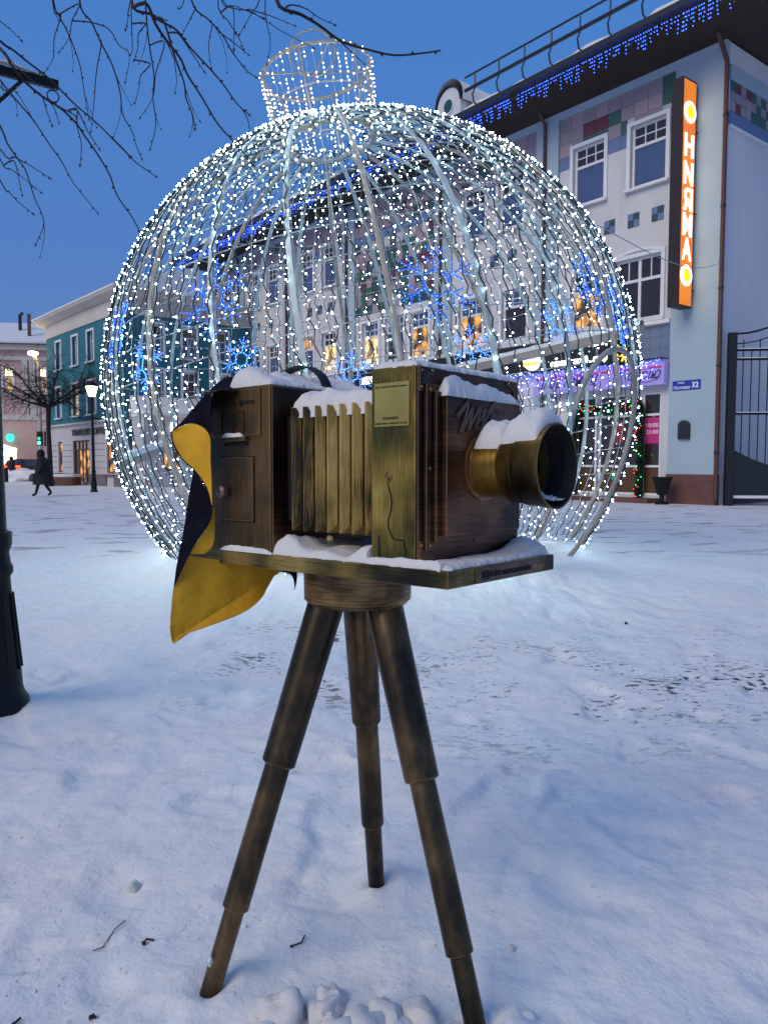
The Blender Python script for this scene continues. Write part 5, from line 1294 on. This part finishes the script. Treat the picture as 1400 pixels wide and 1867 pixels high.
# tall roadway light on a pale pole, with traffic light
px_ = (77 - 700) / 1403 * 50
rd = empty('road_light', (px_, 50, 0), 'bright roadway light on a tall pale pole by the pink building', 'street light')
M().tube([(px_, 50, 0), (px_, 50, 7.6), (px_ - .1, 49.6, 8.1)], .12, 8).build('pole', m_cream, parent=rd, smooth=True)
M().lathe((px_ - .1, 49.5, 8.2), (0, 0, 1), [(-.12, .1), (-.08, .28), (.08, .28), (.12, .1)], 12).build('lamp_head', em('sodium_light', (1.0, .75, .32), 60), parent=rd, smooth=True)
tlx = (75 - 700) / 1403 * 49.5
tl = empty('traffic_light', (tlx, 49.6, 2.2), 'traffic light showing green on the pale pole', 'traffic light')
M().box(WF, tlx - .15, tlx + .15, 49.45, 49.7, 2.35, 3.25).build('housing', m_black, parent=tl)
for z, m_ in ((2.52, em('go_green', (.05, 1.0, .6), 8)), (2.80, em('go_green_dim', (.03, .6, .3), 1.5)), (3.08, m_black)): M().lathe((tlx, 49.44, z), (0, -1, 0), [(0, .11), (.03, .10)], 14).build('signal_lens', m_, parent=tl)
tl2 = empty('traffic_light', (tlx + .42, 49.6, 2.4), 'traffic light seen from the side right of the pale pole', 'traffic light')
M().box(WF, tlx + .34, tlx + .56, 49.4, 49.7, 2.30, 3.25).build('housing', m_black, parent=tl2)
for z in (2.5, 2.78, 3.06): M().lathe((tlx + .57, 49.55, z), (1, 0, 0), [(0, .10), (.12, .11)], 10).build('visor', m_black, parent=tl2)

# ------------------------------------------------------------------ bare street tree far left
random.seed(3)
TX, TY = (93 - 700) / 1403 * 41.0, 41.0
tr = empty('bare_tree', (TX, TY, 0), 'bare dark street tree with a pruned spreading crown beside the planter', 'tree')
M().tube([(TX, TY, 0), (TX, TY, 1.5), (TX - .03, TY, 3.0), (TX, TY, 4.2)], [.17, .14, .12, .13], 8).build('trunk', m_barkf, parent=tr, smooth=True)
def limb(mm, p, d, L, r, depth):
    n = 5; pts = [p]; dd = Vector(d)
    for i in range(n):
        dd = (dd + Vector((random.gauss(0, .13), random.gauss(0, .13), random.gauss(0.0, .10)))).normalized(); pts.append(pts[-1] + dd * L / n)
    mm.tube(pts, [r * (1 - .75 * i / n) for i in range(n + 1)], 5 if depth < 1 else 3, cap=False)
    if depth < 3:
        for i in range(1, n + 1):
            for _ in range(2 if depth < 1 else 1):
                nd = (dd + Vector((random.gauss(0, .75), random.gauss(0, .75), random.gauss(-.12 * depth, .6)))).normalized()
                limb(mm, pts[i], nd, L * random.uniform(.45, .75), r * .42, depth + 1)
for i in range(9):
    mm = M(); t = 2 * math.pi * i / 9 + .3
    d = Vector((math.cos(t), math.sin(t) * .8, .35 + .75 * random.random())).normalized()
    limb(mm, Vector((TX, TY, 4.15)), d, random.uniform(1.9, 2.6), .075, 0)
    mm.build('limb', m_barkf, parent=tr, fixn=False)
pl_ = empty('planter', ((117 - 700) / 1403 * 42.5, 42.5, 0), 'low red-brown stone planter heaped with snow beside the tree', 'planter')
cx = (117 - 700) / 1403 * 42.5
M().box(WF, cx - .7, cx + .7, 42.0, 43.2, 0, .45).build('planter_box', m_plinth, parent=pl_, bevel=.03)
mm = M(); mm.box(WF, cx - .75, cx + .75, 41.95, 43.25, .46, .62); mm.build('snow_cap', m_snow, loc=(cx, 42.5, .46), kind='stuff', label='snow heaped on the low planter by the tree', bevel=.06)
# snow heap and cars by the road
mm = M(); clump(mm, ((50 - 700) / 1403 * 53, 53, .1), 1.6, 3, .42, 4); clump(mm, ((66 - 700) / 1403 * 54, 54, .1), 1.2, 9, .5, 4); clump(mm, ((36 - 700) / 1403 * 53, 52.5, .0), 1.1, 19, .4, 4)
mm.build('snow_heap', m_snow, kind='stuff', label='ploughed heap of snow beside the road in front of the car', smooth=True)
CX_ = (52 - 700) / 1403 * 58
car = empty('parked_car', (CX_, 58, 0), 'dark red estate car with glowing tail lights behind the snow heap', 'car')
CFr = Frame((CX_ - 1.0, 58, 0), (1, .35, 0), (-.35, 1, 0))
prof = [(-.9, .35), (3.4, .35), (3.45, .85), (2.6, 1.0), (1.9, 1.5), (.2, 1.56), (-.6, 1.42), (-.95, .95)]
M().prism(CFr, [(a * .8, b) for a, b in prof], 0, 1.7).build('body', mat('dark_red_paint', (.06, .01, .015), .25, spec=.8), parent=car, bevel=.05)
M().prism(CFr, [(-.35, 1.0), (1.9, 1.03), (1.5, 1.42), (.2, 1.48), (-.2, 1.38)], -.01, -.002).build('side_glass', m_glass, parent=car)
for x in (-.2, 2.1): M().lathe(CFr.p(x, -.03, .33), CFr.y, [(0, .33), (.2, .33)], 16).build('wheel', m_black, parent=car)
for x in (-.78, .1): M().box(CFr, x, x + .32, -.05, -.02, .86, 1.04).build('tail_light', em('tail_red', (1.0, .03, .01), 9), parent=car)
M().box(CFr, -.55, -.12, -.04, -.02, .62, .75).build('number_plate', mat('plate_w', (.7, .7, .7), .5, emit=(1, 1, 1), es=.5), parent=car)

# ------------------------------------------------------------------ people
def skin(name, pts, edges, radii, m, par, sub=1):
    me = bpy.data.meshes.new(name); base = wloc(par)
    me.from_pydata([Vector(p) - base for p in pts], edges, []); o = bpy.data.objects.new(name, me); COL.objects.link(o); o.parent = par
    sk_ = o.modifiers.new('skin', 'SKIN'); 
    for i, r in enumerate(radii): me.skin_vertices[0].data[i].radius = (r, r)
    me.skin_vertices[0].data[0].use_root = True
    s_ = o.modifiers.new('sub', 'SUBSURF'); s_.levels = sub; s_.render_levels = sub
    me.materials.append(m); return o
def person(x, y, lab, mats, pose, face=(-1, 0, 0), H=1.70):
    e = empty('person', (x, y, 0), lab, 'person'); k = H / 1.75; f = Vector(face).normalized(); s = Vector((-f.y, f.x, 0))
    def q(a, b, c): return Vector((x, y, 0)) + f * (a * k) + s * (b * k) + Vector((0, 0, c * k))
    st = pose.get('stride', 0)
    P_ = [q(0, 0, .95), q(.02, 0, 1.15), q(.04, 0, 1.38), q(.06, 0, 1.50), q(.09, 0, 1.58), q(.10, 0, 1.70),
          q(0, .09, .90), q(.18 * st, .10, .50), q(.30 * st, .10, .09), q(.30 * st + .14, .10, .04),
          q(0, -.09, .90), q(-.02 * st, -.10, .50), q(-.30 * st, -.10, .12), q(-.30 * st + .13, -.10, .04),
          q(.04, .19, 1.40), q(-.02, .24, 1.12), q(.06 + .1 * st, .24, .88), q(.08 + .1 * st, .24, .78),
          q(.04, -.19, 1.40), q(.0, -.24, 1.12), q(.08 - .1 * st, -.24, .88), q(.10 - .1 * st, -.24, .78)]
    E_ = [(0, 1), (1, 2), (2, 3), (3, 4), (4, 5), (0, 6), (6, 7), (7, 8), (8, 9), (0, 10), (10, 11), (11, 12), (12, 13), (2, 14), (14, 15), (15, 16), (16, 17), (2, 18), (18, 19), (19, 20), (20, 21)]
    Rr = [.14, .14, .15, .06, .085, .10, .10, .07, .05, .045, .10, .07, .05, .045, .075, .06, .045, .04, .075, .06, .045, .04]
    skin('body', P_, E_, [r * k for r in Rr], mats['legs'], e, 2)
    # coat
    mm = M(); n = 20; prof = pose['coat']
    vs = []; rows = 0
    for z, rx, ry, sh in prof:
        for i in range(n):
            t = 2 * math.pi * i / n; w = 1 + .05 * math.sin(5 * t + z * 3)
            vs.append(q(sh + rx * w * math.cos(t), ry * w * math.sin(t), z))
        rows += 1
    fs = [(j * n + i, j * n + (i + 1) % n, (j + 1) * n + (i + 1) % n, (j + 1) * n + i) for j in range(rows - 1) for i in range(n)] + [tuple(range((rows - 1) * n, rows * n))]
    mm.add(vs, fs); mm.build('coat', mats['coat'], parent=e, smooth=True)
    for sgn, ax_ in ((1, .1 * st), (-1, -.1 * st)):
        M().tube([q(.04, .17 * sgn, 1.42), q(-.01, .25 * sgn, 1.14), q(.05 + ax_, .26 * sgn, .86)], [.095 * k, .085 * k, .065 * k], 10).build('sleeve', mats['coat'], parent=e, smooth=True)
    hd = M(); c = q(.10, 0, 1.61)
    hd.lathe(q(.06, 0, 1.42), (0, 0, 1), [(0, .10 * k), (.06 * k, .125 * k), (.16 * k, .145 * k), (.26 * k, .125 * k), (.32 * k, .07 * k), (.335 * k, .01 * k)], 16)
    hd.build('hood' if pose.get('hood') else 'hair', mats['hood'], parent=e, smooth=True)
    M().lathe(q(.19, 0, 1.52), f, [(0, .06), (.03, .045), (.05, .015)], 10).build('face', mats['face'], parent=e, smooth=True)
    return e, q
m_coat = mat('black_coat', (.006, .006, .009), .85); m_face = mat('skin_tone', (.30, .17, .12), .6)
px1 = (80 - 700) / 1403 * 28.6
person(px1, 28.6, 'person in a long black hooded coat walking across the snow', dict(legs=mat('black_boots', (.006, .006, .008), .7), coat=m_coat, hood=m_coat, face=m_face),
       dict(stride=.85, hood=True, coat=[(.44, .40, .34, -.03), (.70, .33, .30, -.02), (.95, .28, .28, 0), (1.2, .26, .29, 0), (1.38, .21, .26, .02), (1.47, .10, .14, .04), (1.50, .05, .06, .05)]), face=(-1, -.25, 0), H=1.74)
bgp = M(); c = Vector((px1 - .32, 28.5, .55)); bgp.lathe(c, (0, 0, 1), [(0, .10), (.05, .16), (.2, .15), (.3, .06)], 10)
bgp.build('shopping_bag', mat('dark_bag', (.012, .022, .022), .6), loc=c, label='dark bag carried low by the person in the black coat', cat='bag', smooth=True)
px2 = (22 - 700) / 1403 * 55
person(px2, 55, 'person in dark jacket and grey trousers walking away with bags', dict(legs=mat('grey_trousers', (.16, .14, .13), .8), coat=mat('dark_jacket', (.012, .012, .018), .8), hood=m_coat, face=m_face),
       dict(stride=.15, hood=False, coat=[(.82, .20, .23, 0), (1.0, .19, .24, 0), (1.25, .18, .25, 0), (1.38, .16, .22, .02), (1.47, .10, .13, .04), (1.50, .05, .06, .05)]), face=(.1, 1, 0), H=1.70)
for sx, cl, lab in ((-.42, (.35, .30, .24), 'beige shopping bag in the left hand of the distant person'), (.42, (.5, .36, .34), 'pale pink shopping bag in the right hand of the distant person')):
    c = Vector((px2 + sx, 55, .42)); mm = M(); mm.lathe(c, (0, 0, 1), [(0, .10), (.04, .15), (.25, .13), (.42, .03)], 8); mm.build('shopping_bag', mat('bag', cl, .6), loc=c, label=lab, cat='bag', smooth=True)
mm = M(); bx_ = (13 - 700) / 1403 * 50; mm.lathe((bx_, 50, 0), (0, 0, 1), [(0, .12), (.9, .11), (.95, .06)], 10); mm.build('bollard', m_lamp, loc=(bx_, 50, 0), label='short dark bollard beside the distant person', cat='bollard', smooth=True)

# ------------------------------------------------------------------ near tree whose twigs hang into the sky
random.seed(9)
nt = empty('near_tree', (-3.3, 2.3, 0), 'bare tree whose thin budded twigs hang across the sky at the top left', 'tree')
M().tube([(-3.3, 2.3, -.02), (-3.28, 2.3, 1.2), (-3.2, 2.35, 2.6), (-3.05, 2.45, 3.6), (-2.9, 2.5, 4.6)], [.17, .14, .12, .10, .07], 12).build('trunk', m_bark, parent=nt, smooth=True)
limbs = [[(-3.2, 2.35, 2.6), (-2.7, 2.9, 2.95), (-2.15, 3.25, 3.2), (-1.95, 3.4, 3.3)], [(-3.05, 2.45, 3.6), (-2.3, 2.9, 3.75), (-1.5, 3.2, 3.72), (-.7, 3.3, 3.60), (-.15, 3.35, 3.50)], [(-3.1, 2.4, 3.3), (-2.6, 2.8, 3.3), (-2.1, 3.1, 3.45), (-1.9, 3.2, 3.5)]]
lp_ = []
for L_ in limbs:
    pts = smooth_pts(L_, 8); lp_ += pts; M().tube(pts, [.055 - .04 * i / (len(pts) - 1) for i in range(len(pts))], 8).build('limb', m_bark, parent=nt, smooth=True)
TW8 = [[(0,110),(60,160),(115,215)],[(0,215),(70,265),(150,330),(265,420),(400,555),(500,640),(655,790),(720,860),(830,938)],[(0,255),(60,340),(130,430),(230,515),(330,580),(410,660),(450,720),(520,820),(585,930),(625,1040),(710,1165),(755,1255)],
[(0,420),(100,545),(180,640),(260,760),(330,860),(390,970),(450,1045),(520,1132)],[(0,665),(40,760),(100,850),(140,910),(185,1050),(235,1180),(193,1300)],[(0,790),(80,835),(170,885),(262,945)],[(0,840),(60,900),(130,950),(218,1022)],[(0,955),(50,1020),(105,1078),(175,1135)],
[(75,855),(100,940),(120,1035)],[(285,0),(320,90),(370,190),(425,340),(445,460),(475,632)],[(325,90),(290,205),(285,310),(238,385)],[(425,20),(385,110),(370,200),(318,275)],[(425,0),(490,120),(540,230),(600,350),(640,490),(655,610),(705,700),(725,770),(755,843)],
[(540,235),(515,380),(500,560),(485,698)],[(490,120),(580,155),(635,240),(690,292),(668,435)],[(700,0),(705,260),(690,292)],[(690,30),(684,90),(670,155)],[(775,0),(790,200),(820,400),(815,520),(830,665),(800,792)],[(775,125),(738,180),(735,250),(715,318)],
[(800,340),(750,400),(740,470),(718,545)],[(875,225),(830,390),(815,515),(748,625)],[(700,0),(800,75),(850,110),(940,160),(1010,250),(1130,380),(1200,465),(1260,550),(1325,610)],[(780,20),(830,130),(890,220),(960,310),(1000,400),(1070,510),(1160,660),(1260,770),(1350,880)],
[(870,110),(930,300),(980,440),(990,520),(1025,610),(1037,683)],[(950,180),(1020,280),(1085,378)],[(1020,0),(1110,105),(1180,180),(1245,290),(1325,385),(1370,412)],[(1040,45),(1000,125),(972,180)],[(1130,130),(1110,240),(1125,360)],[(1180,180),(1260,240),(1320,290)],
[(1160,0),(1220,120),(1270,200),(1295,260)],[(980,0),(950,45)],[(1240,40),(1245,260)],[(1380,0),(1345,60),(1275,182)],[(1180,0),(1260,35),(1400,95)],[(225,510),(250,590),(278,665)],[(330,575),(400,615),(410,650)],[(410,580),(410,660),(435,770),(428,875)],
[(410,585),(470,700),(528,790)],[(0,455),(60,470),(110,520),(180,640)],[(280,0),(300,80),(320,110)]]
TW = [[(x / 2.917, y / 2.917) for x, y in t] for t in TW8]
TW6 = [[(350,0),(500,90),(600,150),(740,250),(880,295),(1060,335),(1240,322),(1335,308)],[(430,30),(520,50),(610,110),(700,150)],[(20,0),(200,75),(380,190),(570,290)],[(190,60),(320,100),(455,155)],[(280,0),(285,120),(310,255),(292,385)]]
TW += [[(400 + x / 3.333, y / 3.333) for x, y in t] for t in TW6]
Dp = {}
for i, t in enumerate(TW):
    key = 3.25 + .35 * math.sin(i * 2.3)
    pts = [at(x, y, key + .05 * k) for k, (x, y) in enumerate(t)]
    big = i in (1, 2, 22, 21, 40)
    r0 = .0062 if big else (.0046 if len(t) > 5 else .0034)
    if i == 40: r0 = .0085
    head = []
    if t[0][0] <= 2 or t[0][1] <= 2 or (i in (16,)):
        q = min(lp_, key=lambda v: (v - pts[0]).length + (0 if v.z > pts[0].z else .3)); head = [q, q.lerp(pts[0], .5) + Vector((0, 0, .04))]
    else:
        # spring from the nearest point of an earlier twig
        best = None
        for (pp_, tt_) in Dp.values():
            for a, b in zip(tt_, pp_):
                d = math.hypot(a[0] - t[0][0], a[1] - t[0][1])
                if best is None or d < best[0]: best = (d, b)
        if best and best[0] < 30:
            key = best[1].y; pts = [at(x, y, key + .04 * k) for k, (x, y) in enumerate(t)]; head = [best[1]]
    sm = smooth_pts(head + pts, 5)
    Dp[i] = (sm, [(700 + 1403 * q.x / (q.y), 933.5 - 1403 * ((q.z - 1.24) * math.cos(PT) + q.y * math.sin(PT)) / (q.y * math.cos(PT) - (q.z - 1.24) * math.sin(PT))) for q in sm])
    n = len(sm); mm = M()
    mm.tube(sm, [r0 * (1 - .62 * k / (n - 1)) for k in range(n)], 6)
    for k in range(3, n, 5):            # buds
        a = sm[k]; d = (sm[k] - sm[k - 1]).normalized(); sd = d.cross(Vector((0, 1, 0))).normalized() * (1 if (k // 5) % 2 else -1)
        bulbmesh(mm, a + sd * r0 * .6, d + sd * 1.1, r0 * .85, .011)
    d = (sm[-1] - sm[-2]).normalized(); bulbmesh(mm, sm[-1], d, .0055, .014)
    mm.build('twig', m_bark, parent=nt, smooth=False, fixn=False)
    if len(t) > 5:
        for _ in range(2):
            k = random.randint(8, n - 4); a = sm[k]; d = (sm[k] - sm[k - 1]).normalized(); L_ = random.uniform(.06, .20); sd = random.choice((-1, 1)); p_ = [a]
            for j in range(5):
                d = (d + Vector((.14 * sd + random.uniform(-.1, .1), random.uniform(-.05, .05), -.13))).normalized(); p_.append(p_[-1] + d * L_ / 5)
            mm = M(); mm.tube(p_, [r0 * .42 * (1 - .12 * j) for j in range(6)], 5); bulbmesh(mm, p_[-1], d, .0040, .011); bulbmesh(mm, p_[3], d + Vector((sd, 0, 0)), .0026, .008)
            mm.build('twig', m_bark, parent=nt, fixn=False)
print('objects', len(bpy.data.objects))
